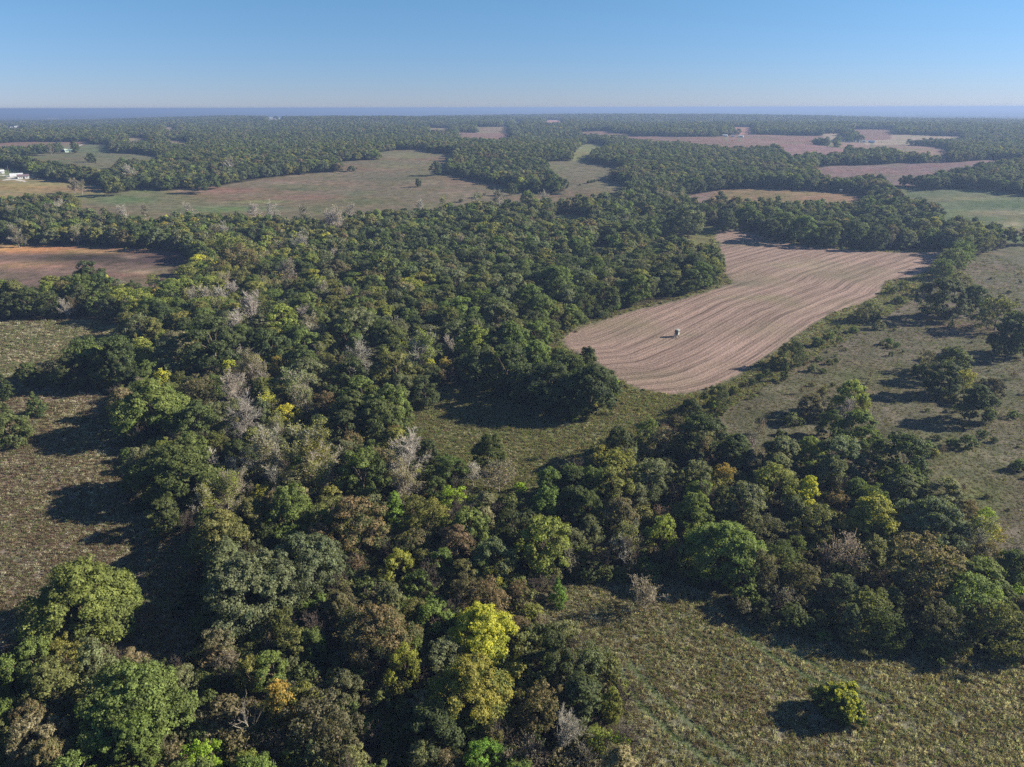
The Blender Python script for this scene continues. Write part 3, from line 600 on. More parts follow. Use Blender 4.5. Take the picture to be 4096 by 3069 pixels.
# ------------------------------------------------------------------ the trees that can be singled out, read off enlarged crops
# crop: (x0, y0, scale); rows: (cx, cy, width in crop px, form, tint, landmark)
KEY = {'B': 'big_oak', 'O': 'oak', 'A': 'airy', 'C': 'column', 'J': 'cedar', 'S': 'shrub', 'N': 'bare', 'H': 'halfbare', 'T': 'bare_shrub', 'D': 'snag'}
k2 = 1024 / 2206.; k1 = 1400 / 2212.
CROPS = [
((0, 2300, k2), [
 (700,190,760,'B','midg','lone_oak'),(1000,150,330,'O','midg'),(540,690,300,'A','yolive'),(420,590,190,'T','grey'),(820,760,300,'C','greygreen'),(300,720,320,'O','green'),(60,860,300,'O','green'),(430,950,430,'O','olive'),
 (1140,740,190,'A','tan'),(1180,1090,800,'B','lightgreen','leafy_giant'),(1120,1480,480,'O','green'),(1540,930,240,'A','greygreen'),(1600,1220,260,'A','greygreen'),(520,1130,260,'O','bronze'),(290,1260,330,'O','bronze'),
 (320,1440,420,'O','tan'),(420,1600,360,'O','bronze'),(60,1220,270,'O','green'),(50,1500,260,'O','dkgreen'),(700,1500,260,'O','dkgreen'),(790,1210,240,'O','dark'),(1750,1590,300,'A','lime','lime_tree'),(1500,1590,230,'A','tan'),
 (1300,1620,220,'A','olive'),(-180,700,350,'O','dkgreen'),(-200,1100,400,'O','green'),(-150,1500,400,'O','olive'),(1540,840,150,'S','olive')]),
((800, 2300, k2), [
 (800,590,300,'A','olive'),(975,600,240,'O','green'),(1200,290,290,'O','brown'),(1570,500,560,'B','bronze','bronze_dome'),(1830,670,220,'O','green'),(1230,770,220,'T','grey'),(240,770,210,'A','grey'),
 (150,580,280,'A','tan'),(440,860,260,'O','yolive'),(640,790,270,'O','lightgreen'),(800,790,150,'O','greygreen'),(680,1110,290,'C','orange','orange_tree'),(880,1100,320,'O','yolive'),(1050,1020,100,'S','orange'),
 (440,1220,360,'D','grey','leaning_snag'),(640,1470,230,'T','tan'),(980,1540,260,'J','paleg','pale_cone'),(1210,1380,160,'A','olive'),(430,1620,260,'A','ygreen'),(1330,1640,280,'A','paleg'),(1920,1590,280,'A','greygreen'),
 (1980,1290,140,'S','yolive'),(1960,1410,110,'S','olive'),(2070,1430,140,'S','yolive'),(1200,960,140,'S','dkgreen'),(350,560,120,'S','dkgreen'),(1100,1180,160,'S','brown'),(620,600,180,'T','brown'),(100,1450,300,'S','brown')]),
((1600, 2300, k2), [
 (700,520,500,'B','yellow','yellow_tree'),(760,190,360,'A','rust'),(1030,150,200,'A','rust'),(560,140,280,'A','brown'),(620,980,640,'B','otop','golden_tree'),(370,720,290,'O','greygreen'),(400,980,150,'O','orange'),
 (1000,450,200,'A','rust'),(1160,510,140,'S','lime'),(1200,400,150,'T','grey'),(1350,700,380,'O','dark','dark_knob'),(1430,500,220,'A','paleg'),(1640,740,300,'A','greygreen'),(1580,960,200,'A','olive'),(1240,1120,370,'A','bronze','bronze_bush'),
 (1090,1240,220,'A','brown'),(1450,1340,360,'N','grey','forked_bare'),(1790,1130,140,'S','lime'),(1890,990,170,'S','ygreen'),(1730,1450,260,'A','ygreen'),(1900,1470,190,'A','lime'),(1150,1540,330,'T','grey'),(980,1590,260,'T','greygreen'),
 (1600,1590,300,'T','grey'),(700,1560,300,'A','vivid','vivid_sapling'),(490,1440,130,'S','lime'),(190,1580,270,'A','paleg'),(400,1620,240,'A','tan'),(760,1360,200,'O','olive'),(1370,110,170,'J','vivid','green_conifer'),(1130,350,120,'S','ygreen'),(950,850,200,'S','dkgreen')]),
((400, 1800, k2), [
 (640,200,620,'B','dkgreen','edge_oak'),(380,120,300,'O','greygreen'),(560,560,260,'O','dkgreen'),(870,440,270,'H','yolive'),(1060,380,300,'H','ygreen'),(1190,300,240,'H','grey'),(1010,740,420,'O','olive'),(960,640,260,'O','green'),(1200,540,170,'H','tan'),
 (1130,160,180,'N','grey'),(970,150,150,'N','grey'),(1420,380,200,'A','ytop'),(1510,240,200,'N','grey'),(1400,60,400,'H','tan'),(1880,80,380,'H','yolive'),(1930,250,280,'H','yolive'),(1690,150,200,'A','vivid'),
 (1650,490,380,'O','green'),(1900,640,280,'O','olive'),(2130,600,330,'O','olive'),(1640,760,260,'A','lightgreen'),(1250,1160,700,'B','bluegreen','twin_oak'),(1800,960,640,'B','bluegreen','twin_oak2'),(1560,1180,300,'C','greygreen'),
 (870,1170,160,'S','green'),(2090,930,140,'S','lime'),(1560,1490,260,'A','olive'),(1180,1420,260,'O','dkgreen'),(2090,1340,260,'A','brown'),(820,1130,120,'S','gold'),(880,1000,180,'S','brown')]),
((1300, 1800, k2), [
 (690,90,430,'N','grey','lilac_bare'),(700,300,300,'H','tan'),(310,210,390,'O','green'),(250,640,420,'O','bronze'),(600,500,170,'C','vivid','vivid_column'),(450,490,200,'O','greygreen'),(900,550,300,'A','yolive'),
 (1110,430,210,'A','lime','lime_willow'),(1080,600,180,'T','grey'),(1250,650,300,'O','lightgreen'),(1130,800,290,'O','rust','russet_tree'),(1450,930,320,'O','bluegreen','bluegrey_tree'),(1010,980,210,'O','green'),(830,880,120,'A','vivid'),(1200,1060,210,'O','olive'),
 (600,970,260,'A','ytop','yellow_bush'),(310,1010,220,'T','rust'),(150,910,120,'S','lime'),(1440,1090,190,'A','yellow'),(1870,800,420,'O','ygreen','ygreen_tree'),(2120,970,240,'T','grey'),(2150,780,220,'A','greygreen'),
 (1270,190,150,'N','white'),(1500,240,340,'T','tan'),(1680,320,100,'S','lime'),(1940,290,250,'O','green'),(2150,290,240,'O','dark'),(100,1350,320,'A','dkbrown'),(910,1310,130,'S','greygreen'),(1340,1000,220,'O','dkgreen'),(2150,440,260,'O','dark'),
 (960,330,180,'O','dkgreen'),(1050,180,260,'O','dkgreen'),(1600,480,300,'S','dkgreen'),(850,400,120,'S','gold'),(700,650,160,'A','green'),(450,1180,300,'S','dark')]),
((2200, 1700, k2), [
 (600,150,270,'O','dark'),(700,290,170,'O','greygreen'),(440,250,220,'A','ytop'),(570,340,310,'A','yolive'),(1130,240,40,'D','grey','dead_pole'),(1340,110,380,'O','dark'),(1340,220,250,'H','brown'),(1600,210,260,'O','dark'),
 (1720,340,240,'T','grey'),(1740,170,90,'N','grey'),(1990,250,280,'O','bluegreen'),(1990,410,240,'O','greygreen'),(1920,480,320,'A','yolive','parasol_tree'),(1500,430,210,'A','orange'),(860,450,300,'O','greygreen'),(1010,360,140,'O','greygreen'),
 (180,450,230,'O','green'),(550,540,300,'O','olive'),(380,490,250,'O','green'),(1250,440,240,'O','greygreen'),(340,730,260,'O','dkgreen'),(600,770,280,'O','brown'),(340,890,200,'O','greygreen'),(1250,740,300,'O','lightgreen'),(1700,670,340,'O','greygreen'),
 (1530,1070,560,'B','lightgreen','pale_giant'),(1850,910,270,'A','brown'),(1800,1200,320,'A','brown'),(650,1010,300,'H','yolive'),(820,1170,120,'S','vivid','lime_post'),(480,1270,150,'S','dkgreen'),(2020,1190,130,'S','lime'),
 (830,1480,360,'T','grey','bare_thicket'),(980,800,240,'T','rust'),(1040,1140,170,'T','brown'),(700,1240,160,'T','grey'),(960,120,220,'A','tan'),(820,790,140,'S','dkgreen'),(1170,20,110,'S','lime'),(30,1250,100,'J','dkgreen'),(1500,620,180,'O','dkgreen'),(1450,800,200,'O','dark')]),
((3072, 1700, k2), [
 (980,200,150,'S','bluegreen'),(1210,300,420,'O','dark','pasture_oak'),(1180,490,280,'O','dkgreen'),(110,240,260,'O','greygreen'),(100,380,230,'O','greygreen'),(620,270,340,'O','bluegreen'),(360,230,240,'O','ygreen'),(340,590,200,'C','yellow','slim_yellow'),
 (580,420,260,'O','greygreen'),(780,380,220,'O','greygreen'),(600,670,220,'A','rust'),(900,780,380,'O','ytop','gold_tree'),(480,870,330,'A','olive'),(1420,870,540,'B','bluegreen','grey_giant'),(1530,620,290,'O','greygreen'),(1150,580,300,'O','greygreen'),(1130,810,200,'O','greygreen'),
 (640,1120,460,'T','grey','flat_bare'),(930,1070,240,'A','paleg'),(1380,1210,560,'A','bronze','bronze_giant'),(1820,980,330,'H','yolive'),(1930,920,160,'A','gold'),(1870,780,150,'A','lime'),(2110,1220,290,'O','dkgreen'),(1810,1500,450,'A','lightgreen','feathery_tree'),
 (1720,730,180,'A','rust'),(350,1330,280,'A','brown'),(880,1560,320,'A','olive'),(630,1420,250,'A','greygreen'),(130,1500,250,'T','grey'),(1350,1520,260,'A','bronze'),(440,1500,160,'T','grey'),(1900,1110,230,'A','bronze'),(260,1300,200,'A','olive'),(1100,1350,250,'A','dkbrown'),
 (1600,150,110,'S','dkgreen'),(1730,140,170,'S','dkgreen'),(1850,70,90,'S','dkgreen'),(1960,125,60,'S','bluegreen'),(1380,160,80,'S','green'),(1440,240,80,'S','yolive'),(1520,210,80,'T','brown'),(2170,340,130,'S','dkgreen'),(1690,540,60,'T','brown'),(1890,610,50,'S','brown'),
 (2150,1450,200,'S','lime'),(2180,1560,160,'T','grey'),(2000,1700,400,'A','olive'),(1500,1700,340,'A','brown'),(1000,1720,300,'A','dkgreen')]),
((400, 1350, k2), [
 (450,590,560,'B','lightgreen','edge_giant'),(400,210,200,'A','ytop'),(445,140,80,'C','vivid','vivid_spire'),(630,180,140,'A','ytop'),(760,240,150,'A','ygreen'),(790,160,100,'A','yellow'),(870,170,100,'A','gold'),(880,260,130,'A','ygreen'),(1080,260,170,'A','yellow'),
 (1180,280,120,'A','ygreen'),(320,320,90,'A','gold'),(280,390,70,'A','yellow'),(540,350,140,'A','yellow'),(690,350,130,'A','olive'),(940,370,110,'A','ygreen'),(1310,230,260,'H','tan','tall_bare'),(1170,450,280,'N','grey'),(1240,720,350,'N','grey','bare_heap'),
 (1560,460,160,'H','yolive'),(1770,530,240,'H','paleg'),(1460,570,190,'H','yellow'),(1620,670,190,'A','yellow','yellow_poplar'),(1530,780,200,'H','yolive'),(1430,980,350,'N','grey'),(1800,980,430,'H','yolive','half_bare_pair'),(850,720,350,'O','dkgreen'),(850,460,320,'A','brown'),
 (1960,560,190,'A','rust'),(1740,210,260,'O','dkgreen'),(1800,350,320,'O','greygreen'),(1150,70,250,'O','dark'),(170,180,290,'O','dark'),(370,90,130,'J','dark'),(1500,90,170,'A','olive'),(1660,130,150,'T','rust'),(1540,240,160,'A','gold'),(2150,620,320,'O','dkgreen'),
 (2120,780,260,'O','dark'),(190,480,110,'A','ygreen'),(1000,900,220,'A','olive'),(1100,800,200,'A','dkgreen'),(1190,1000,200,'O','dark'),(960,1010,110,'N','white'),(1000,330,160,'A','brown'),(600,450,140,'A','olive'),(1900,820,260,'O','dark')]),
((1300, 1000, k1), [
 (600,630,210,'H','ygreen','pale_poplar'),(470,600,100,'A','yellow'),(760,730,90,'A','gold'),(670,730,80,'A','yellow'),(780,590,90,'N','grey'),(210,680,200,'N','grey'),(450,760,220,'O','olive'),(960,580,200,'O','ygreen'),(1180,560,220,'O','green'),(1330,660,190,'O','lightgreen'),
 (1420,850,330,'B','dark','dark_grove'),(1680,860,290,'O','dark'),(1530,760,220,'O','dkgreen'),(1840,860,60,'C','lime'),(1650,720,140,'C','dark'),(1150,720,260,'O','dark'),(960,720,240,'O','dark'),(1270,820,200,'O','dark'),(1560,900,220,'O','dkgreen'),(1340,540,160,'O','green'),
 (400,560,180,'O','dkgreen'),(250,940,260,'O','green'),(180,800,220,'O','dark'),(430,980,260,'O','green'),(640,880,160,'O','dark'),(330,1060,240,'O','dkgreen'),(470,850,130,'O','greygreen'),(1380,380,180,'O','green'),(1450,400,150,'A','olive'),(1800,230,130,'A','tan'),
 (200,480,220,'O','greygreen'),(870,400,200,'O','lightgreen'),(1110,430,200,'O','greygreen'),(1290,300,180,'O','green'),(1460,190,200,'O','green'),(1180,240,180,'O','greygreen'),(1700,120,160,'O','green'),(750,330,100,'A','ygreen'),(520,230,130,'A','yellow'),(680,250,110,'A','rust'),
 (1670,210,110,'O','ygreen'),(1840,240,60,'A','yellow'),(1010,180,90,'A','rust'),(600,30,90,'A','yolive'),(320,125,60,'A','yellow'),(70,140,160,'O','brown'),(380,120,220,'O','dkgreen'),(1040,1250,200,'O','dkgreen'),(1870,1200,150,'O','dark'),(1390,1290,70,'T','brown'),(1850,1000,70,'T','brown'),(2150,1150,110,'T','brown')]),
((0, 1000, k1), [
 (1600,390,220,'N','grey','feather_bare'),(1480,490,180,'N','grey'),(1400,300,120,'N','grey'),(1310,300,130,'N','grey'),(1210,310,130,'N','grey'),(1790,460,220,'O','ygreen','yellow_dome'),(1170,460,130,'A','yellow'),(1300,450,160,'O','lightgreen'),(820,450,150,'A','olive','olive_bush'),(1010,420,180,'O','dark'),
 (1340,580,340,'O','dark'),(1000,290,110,'A','gold'),(970,190,70,'A','ygreen'),(1290,130,130,'A','ygreen'),(1450,150,140,'A','yolive'),(1520,120,90,'A','ytop'),(1820,140,150,'H','grey'),(1900,880,220,'H','paleg'),
 (460,750,180,'O','dark'),(700,690,290,'O','dark'),(540,620,120,'A','greygreen'),(180,775,110,'O','dkgreen'),(290,770,110,'A','brown'),(220,960,115,'J','dkgreen','round_cedar'),(20,850,120,'J','dark'),(55,1120,190,'O','dkgreen'),(0,1020,100,'O','dkgreen'),(530,1065,50,'S','dkgreen'),(105,790,50,'S','olive'),
 (60,340,140,'O','dark'),(190,320,150,'O','dkgreen'),(320,240,140,'O','yolive'),(410,360,90,'N','grey'),(520,240,180,'O','green'),(570,160,180,'O','dark'),(650,200,100,'A','yellow','yellow_crest'),(590,340,90,'H','grey'),(700,360,130,'O','dark'),(460,350,80,'H','brown'),(870,580,100,'J','olive'),(890,630,90,'J','greygreen'),
 (1430,210,110,'H','tan'),(1500,60,240,'A','bronze'),(1850,420,110,'A','ygreen'),(1940,350,170,'O','lightgreen'),(2000,440,150,'O','green'),(1800,330,90,'A','yolive'),(1980,100,130,'O','ygreen')]),
((2696, 1000, k1), [
 (920,920,130,'H','brown'),(1110,910,180,'O','ygreen','vine_thicket'),(1030,970,110,'A','ygreen'),(1180,960,120,'A','yolive'),(1150,1130,220,'O','green'),(1000,1090,140,'O','dkgreen'),(740,1065,110,'S','bluegreen'),(800,1080,60,'S','bluegreen'),(1250,1080,140,'T','grey'),(1090,1000,110,'N','grey'),(870,980,130,'O','brown'),(1290,1180,60,'S','green'),
 (1610,690,120,'A','grey'),(1790,700,190,'O','greygreen'),(1700,800,180,'O','dark'),(1840,810,125,'A','ytop','lime_flank'),(1550,750,100,'S','dkgreen'),(1640,740,60,'T','brown'),(2010,880,120,'O','dkbrown'),(1900,950,200,'O','dark'),(2010,1020,160,'T','grey'),(2150,1035,60,'S','green'),(1785,1000,55,'S','bluegreen'),(1760,930,70,'S','olive'),
 (1700,290,230,'O','dark','hedge_oak'),(1900,300,160,'O','dark'),(1790,200,140,'A','olive'),(1700,110,110,'A','greygreen'),(1770,50,140,'A','lightgreen'),(2060,380,220,'A','olive'),(2150,510,260,'O','dark'),(1580,220,42,'J','dark'),(1420,315,65,'S','dark'),(1530,260,70,'S','olive'),(1460,220,80,'S','yolive'),(1380,250,70,'S','olive'),
 (130,100,160,'O','dark','field_grove'),(30,110,140,'O','dark'),(80,60,120,'O','dkgreen'),(220,150,110,'O','dark'),(120,190,120,'O','dkgreen'),(40,240,50,'J','dkgreen'),(280,190,50,'S','yolive'),
 (760,640,160,'A','dark','thorn_bush'),(690,735,55,'S','dkgreen'),(635,745,46,'S','dark'),(590,772,56,'S','dark'),(545,797,52,'S','dark'),(495,832,52,'S','dark'),(445,850,45,'S','dkbrown'),(275,925,160,'A','dark'),(245,972,50,'S','lime'),(110,1005,130,'O','dark'),(35,1025,80,'A','brown'),(70,1095,95,'S','lime','lime_tuft'),
 (910,578,82,'S','dkgreen'),(978,532,74,'S','green'),(1045,562,40,'S','green'),(1025,520,30,'S','dkgreen'),(1040,482,28,'S','dkgreen'),(1120,430,64,'S','olive'),(1195,400,90,'A','brown'),(1235,375,110,'A','greygreen'),(700,705,52,'S','olive'),(704,768,52,'C','dkgreen'),(640,700,90,'S','olive'),(380,880,70,'S','olive'),
 (1290,470,78,'S','greygreen'),(1140,502,50,'S','green'),(1360,575,56,'S','green'),(1410,598,42,'S','green'),(1310,590,30,'S','olive'),(1355,606,30,'S','olive'),(1375,656,36,'S','dkgreen'),(920,686,40,'S','green'),(880,742,60,'S','bluegreen'),(945,762,36,'S','dkgreen'),(840,706,40,'T','brown'),(990,706,40,'S','olive'),(1025,696,30,'S','dkgreen'),
 (1145,689,25,'T','brown'),(1020,666,20,'S','green'),(810,886,50,'T','brown'),(210,1076,40,'S','vivid'),(275,1096,42,'S','green'),(275,1042,30,'S','green'),(1755,456,36,'J','green'),(550,1118,100,'T','grey'),(490,1200,70,'N','dead'),(1295,415,36,'J','yolive'),(1215,440,24,'J','dkgreen'),(1600,1010,26,'S','dkgreen'),(1450,640,20,'S','olive'),
 (2150,790,60,'T','brown'),(1240,790,34,'T','brown'),(1730,1130,30,'T','brown'),(1400,1180,24,'T','brown'),(1830,1500,34,'T','brown'),(2190,200,18,'S','dark'),(1500,1330,0,'S','dark')]),
((2696, 380, k1), [
 (1830,980,130,'A','lightgreen'),(1760,1030,150,'A','greygreen'),(1715,1090,120,'A','green'),(1860,900,180,'A','olive'),(1960,910,150,'A','olive'),(2010,860,110,'A','brown'),(1560,850,130,'O','olive'),(1390,850,130,'O','dkgreen'),(1130,860,140,'O','dkgreen'),(820,840,150,'O','green'),(690,820,150,'O','dkgreen'),(470,760,130,'O','green','grove_head'),(330,830,110,'O','dark'),
 (1640,830,110,'O','yolive'),(1280,900,130,'O','dark'),(980,890,140,'O','dkgreen'),(600,880,130,'O','dark'),(100,780,180,'O','greygreen'),(1530,820,50,'A','yellow'),(2070,940,80,'S','dkbrown'),(1740,1065,40,'S','green')]),
((1300, 380, k1), [
 (588,550,38,'O','dkgreen','pasture_tree'),(1183,590,58,'O','dkgreen'),(1396,580,34,'N','white','white_dead_tree'),(1440,540,60,'O','dkgreen'),(1520,560,50,'O','dark'),(1280,650,100,'A','green'),(960,670,90,'H','paleg'),(750,680,60,'H','yolive'),(600,700,70,'N','grey'),(150,730,90,'N','grey'),(1100,650,90,'H','grey'),(1380,650,90,'N','grey'),
 (80,740,60,'H','grey'),(60,800,140,'N','grey'),(170,463,50,'S','dkgreen'),(970,632,50,'S','olive'),(1007,626,20,'S','dkgreen'),(1135,602,24,'S','dkgreen'),(860,665,32,'S','brown'),(1665,548,22,'S','dkgreen'),(1685,545,24,'S','dkgreen'),(1705,541,22,'S','dkgreen'),(1612,565,14,'S','dkgreen'),(700,460,70,'O','dark'),(930,740,90,'O','green')]),
((0, 380, k1), [
 (463,325,42,'C','dkgreen','farm_poplar'),(480,330,40,'O','dkgreen'),(1720,730,110,'N','grey'),(1610,730,90,'N','grey'),(1200,740,110,'N','grey'),(910,730,70,'H','grey'),(770,745,90,'N','grey'),(460,570,70,'H','grey'),(510,580,60,'H','tan'),(720,570,110,'A','olive'),(820,490,90,'N','grey'),(1450,440,80,'H','grey'),(270,340,60,'O','dkgreen'),(320,345,50,'H','grey'),
 (230,345,60,'O','dark'),(105,358,34,'O','dkgreen'),(1350,540,80,'O','dkgreen'),(1270,560,90,'O','dark'),(500,860,80,'H','paleg'),(1920,740,80,'H','grey'),(2120,740,60,'H','paleg'),(2100,790,170,'N','grey'),(760,490,40,'N','grey'),(100,880,110,'H','grey'),(480,880,90,'H','paleg'),(1890,950,150,'N','grey'),(1460,960,180,'A','ygreen'),(1340,970,120,'A','yolive'),(1140,800,80,'A','ytop')]),
]
LM = {  # landmark -> (its own label, how other labels point at it)
 'lone_oak': ('large soft green oak standing alone at the corner of the weedy meadow', 'the meadow corner oak'),
 'leafy_giant': ('huge broad light green tree behind the tan-leaved tree', 'the huge light green tree'),
 'lime_tree': ('brilliant lime green tree at the picture\'s lower edge near the fallen snag', 'the brilliant lime tree'),
 'bronze_dome': ('big domed tree with reddish bronze top and green skirt', 'the reddish bronze dome'),
 'orange_tree': ('tall tree with orange top beside the leaning dead snag', 'the orange-topped tree'),
 'leaning_snag': ('leaning dead tree with long bare grey limbs beside the orange tree', 'the leaning dead snag'),
 'pale_cone': ('pale silvery green cone-shaped young tree below the orange tree', 'the silvery cone-shaped tree'),
 'yellow_tree': ('big bright yellow tree standing just above the orange-tinged one', 'the big bright yellow tree'),
 'golden_tree': ('big green tree with orange-gold crest below the bright yellow tree', 'the orange-crested tree'),
 'dark_knob': ('dense blackish green tree by the edge of the weedy front meadow', 'the blackish green tree'),
 'bronze_bush': ('domed pinkish brown tree below the blackish green one', 'the pinkish brown dome'),
 'forked_bare': ('bare forked grey tree at the foot of the pinkish brown dome', 'the forked bare tree'),
 'vivid_sapling': ('vivid green young tree below the orange-crested tree', 'the vivid green young tree'),
 'green_conifer': ('vivid dark green conifer at the tip of the front meadow', 'the meadow-tip conifer'),
 'edge_oak': ('big deep green oak throwing its shadow over the brown side meadow', 'the shadow-throwing edge oak'),
 'twin_oak': ('lower of two huge bluish green oaks by the meadow gap', 'the lower blue-green twin oak'),
 'twin_oak2': ('upper of two huge bluish green oaks by the meadow gap', 'the upper blue-green twin oak'),
 'lilac_bare': ('big bare lilac-grey tree beside the round clearing', 'the big lilac-grey bare tree'),
 'vivid_column': ('narrow vivid green tree between dark oaks below the clearing', 'the narrow vivid green tree'),
 'lime_willow': ('soft rounded lime green willow bush at the foot of the clearing', 'the lime willow bush'),
 'russet_tree': ('russet brown tree beside the blue-grey one', 'the russet brown tree'),
 'bluegrey_tree': ('tall silvery blue-grey tree above the rust-coloured thicket', 'the silvery blue-grey tree'),
 'yellow_bush': ('low tree with yellow crest beside a rusty bare bush', 'the yellow-crested low tree'),
 'ygreen_tree': ('large yellow-green tree hung with vines above the dark conifer', 'the vine-hung yellow-green tree'),
 'dead_pole': ('broken dead trunk without branches in the wood by the pasture', 'the branchless dead trunk'),
 'parasol_tree': ('flat-topped yellowish olive tree on a tall pale trunk', 'the parasol-shaped tree'),
 'pale_giant': ('big light green tree at the wood edge above the meadow shadow', 'the big light green edge tree'),
 'lime_post': ('narrow vivid green bush at the top of the front meadow', 'the narrow green bush'),
 'bare_thicket': ('round bare grey-brown thicket inside the front meadow', 'the round bare thicket'),
 'pasture_oak': ('wide dark oak standing out into the grazed pasture', 'the wide pasture oak'),
 'slim_yellow': ('slim bright yellow tree in front of grey-green oaks', 'the slim bright yellow tree'),
 'gold_tree': ('tall golden yellow tree in the middle of the grey-green wood', 'the tall golden tree'),
 'grey_giant': ('huge grey-green oak beside the tall golden tree', 'the huge grey-green oak'),
 'flat_bare': ('wide flat leafless grey tree below the golden one', 'the wide flat bare tree'),
 'bronze_giant': ('very wide bronze brown tree below the huge grey-green oak', 'the very wide bronze tree'),
 'feathery_tree': ('feathery light green tree above the long meadow shadow', 'the feathery light green tree'),
 'edge_giant': ('giant light green oak bulging over the side meadow', 'the bulging light green oak'),
 'vivid_spire': ('tiny vivid green spire above the giant light green oak', 'the vivid green spire'),
 'tall_bare': ('tallest pale bare tree rising over the yellow saplings', 'the tallest pale bare tree'),
 'bare_heap': ('wide bare grey tree with a thick white limb', 'the white-limbed bare tree'),
 'yellow_poplar': ('bright yellow-leaved poplar among the bare grey trees', 'the bright yellow poplar'),
 'half_bare_pair': ('wide half-bare tree with yellowish crest and grey twigs', 'the wide half-bare tree'),
 'pale_poplar': ('pale yellow-green poplar behind the shaded clearing', 'the pale clearing poplar'),
 'dark_grove': ('big dark oak at the tip of the grove between clearing and stubble field', 'the dark grove-tip oak'),
 'feather_bare': ('wide feathery bare grey tree deep in the wood', 'the wide feathery bare tree'),
 'yellow_dome': ('round yellow-green domed tree beside the feathery bare tree', 'the round yellow-green dome'),
 'olive_bush': ('soft olive green rounded tree at the corner of the upper meadow', 'the soft olive tree'),
 'round_cedar': ('small round dark cedar alone in the side meadow', 'the lone round cedar'),
 'yellow_crest': ('bright yellow tree crowning the row below the brown field', 'the meadow-row yellow tree'),
 'vine_thicket': ('tallest yellow-green vine-draped tree of the pasture thicket', 'the vine-draped pasture tree'),
 'lime_flank': ('tree with lime yellow flank in the upper pasture clump', 'the lime-flanked pasture tree'),
 'hedge_oak': ('big dark oak where the hedgerow meets the pasture', 'the hedgerow oak'),
 'field_grove': ('dark oak of the grove bulging into the stubble field', 'the field-side grove oak'),
 'thorn_bush': ('widest dark thorn tree in the hedgerow by the stubble', 'the widest hedgerow thorn'),
 'lime_tuft': ('bright lime bush at the lower end of the hedgerow', 'the hedgerow lime bush'),
 'grove_head': ('rounded green tree at the head of the stubble field', 'the field-head tree'),
 'pasture_tree': ('single round dark tree in the middle of the big pasture', 'the lone big-pasture tree'),
 'white_dead_tree': ('tall white dead tree by the small pond', 'the white dead tree'),
 'farm_poplar': ('upright dark tree beside the green-roofed shed', 'the tree by the shed'),
}
TREES = []   # x, y, W, H, form, tint, landmark, hand
for (x0, y0, k), rows in CROPS:
    a = np.array([(r[0] * k + x0, r[1] * k + y0, max(r[2], 8) * k) for r in rows], float)
    W = np.full(len(a), 8.0); HH = np.full(len(a), 9.0)
    fd = np.array([FORMS[KEY[r[3]]]['D'] for r in rows]); fh = np.array([FORMS[KEY[r[3]]]['H'] for r in rows])
    for _ in range(4):
        x, y = hit(a[:, 0], a[:, 1], HH * .56)
        _, _, dep = project(np.stack([x, y, ground(x, y) + HH * .56], 1))
        W = a[:, 2] * dep / FPX
        HH = fh * (W / fd) ** .8
        for i, r in enumerate(rows):
            if r[3] == 'O': HH[i] = max(HH[i], 6.5) if W[i] > 4 else HH[i]
    for i, r in enumerate(rows):
        if r[2] == 0: continue
        H_ = HH[i]
        lm = r[5] if len(r) > 5 else None
        if lm == 'dead_pole': W[i], H_ = 2.6, 11
        TREES.append([x[i], y[i], W[i], H_, KEY[r[3]], r[4], lm, True])

_rp = [p for p in polys if p[0] == 'rightpasture'][0][2]
_q = np.stack([rng.uniform(40, 330, 900), rng.uniform(130, 420, 900)], 1); _q = _q[poly_sd(_q, _rp) > 4]
_ok = np.array([min(math.hypot(a[0] - t[0], a[1] - t[1]) for t in TREES) > 5 for a in _q]); _q = _q[_ok][:75]
for a in _q: w_ = float(rng.uniform(.9, 2.6)); TREES.append([a[0], a[1], w_, w_ * .8, 'shrub', str(rng.choice(['dkgreen', 'green', 'olive', 'brown', 'greygreen', 'dark'])), None, True])
_st = [p for p in polys if p[0] == 'stubble'][0][2]
for t in TREES:      # nothing grows inside the ploughed edge
    if t[4] not in ('shrub', 'bare_shrub') and t[6] != 'field_grove' or t[6] is None:
        for _ in range(12):
            if poly_sd(np.array([[t[0], t[1]]]), _st)[0] < -t[2] * .3: break
            k = 1 + 2.2 / math.hypot(t[0], t[1]) * (1 if t[1] > 480 else -1); t[0] *= k; t[1] *= k
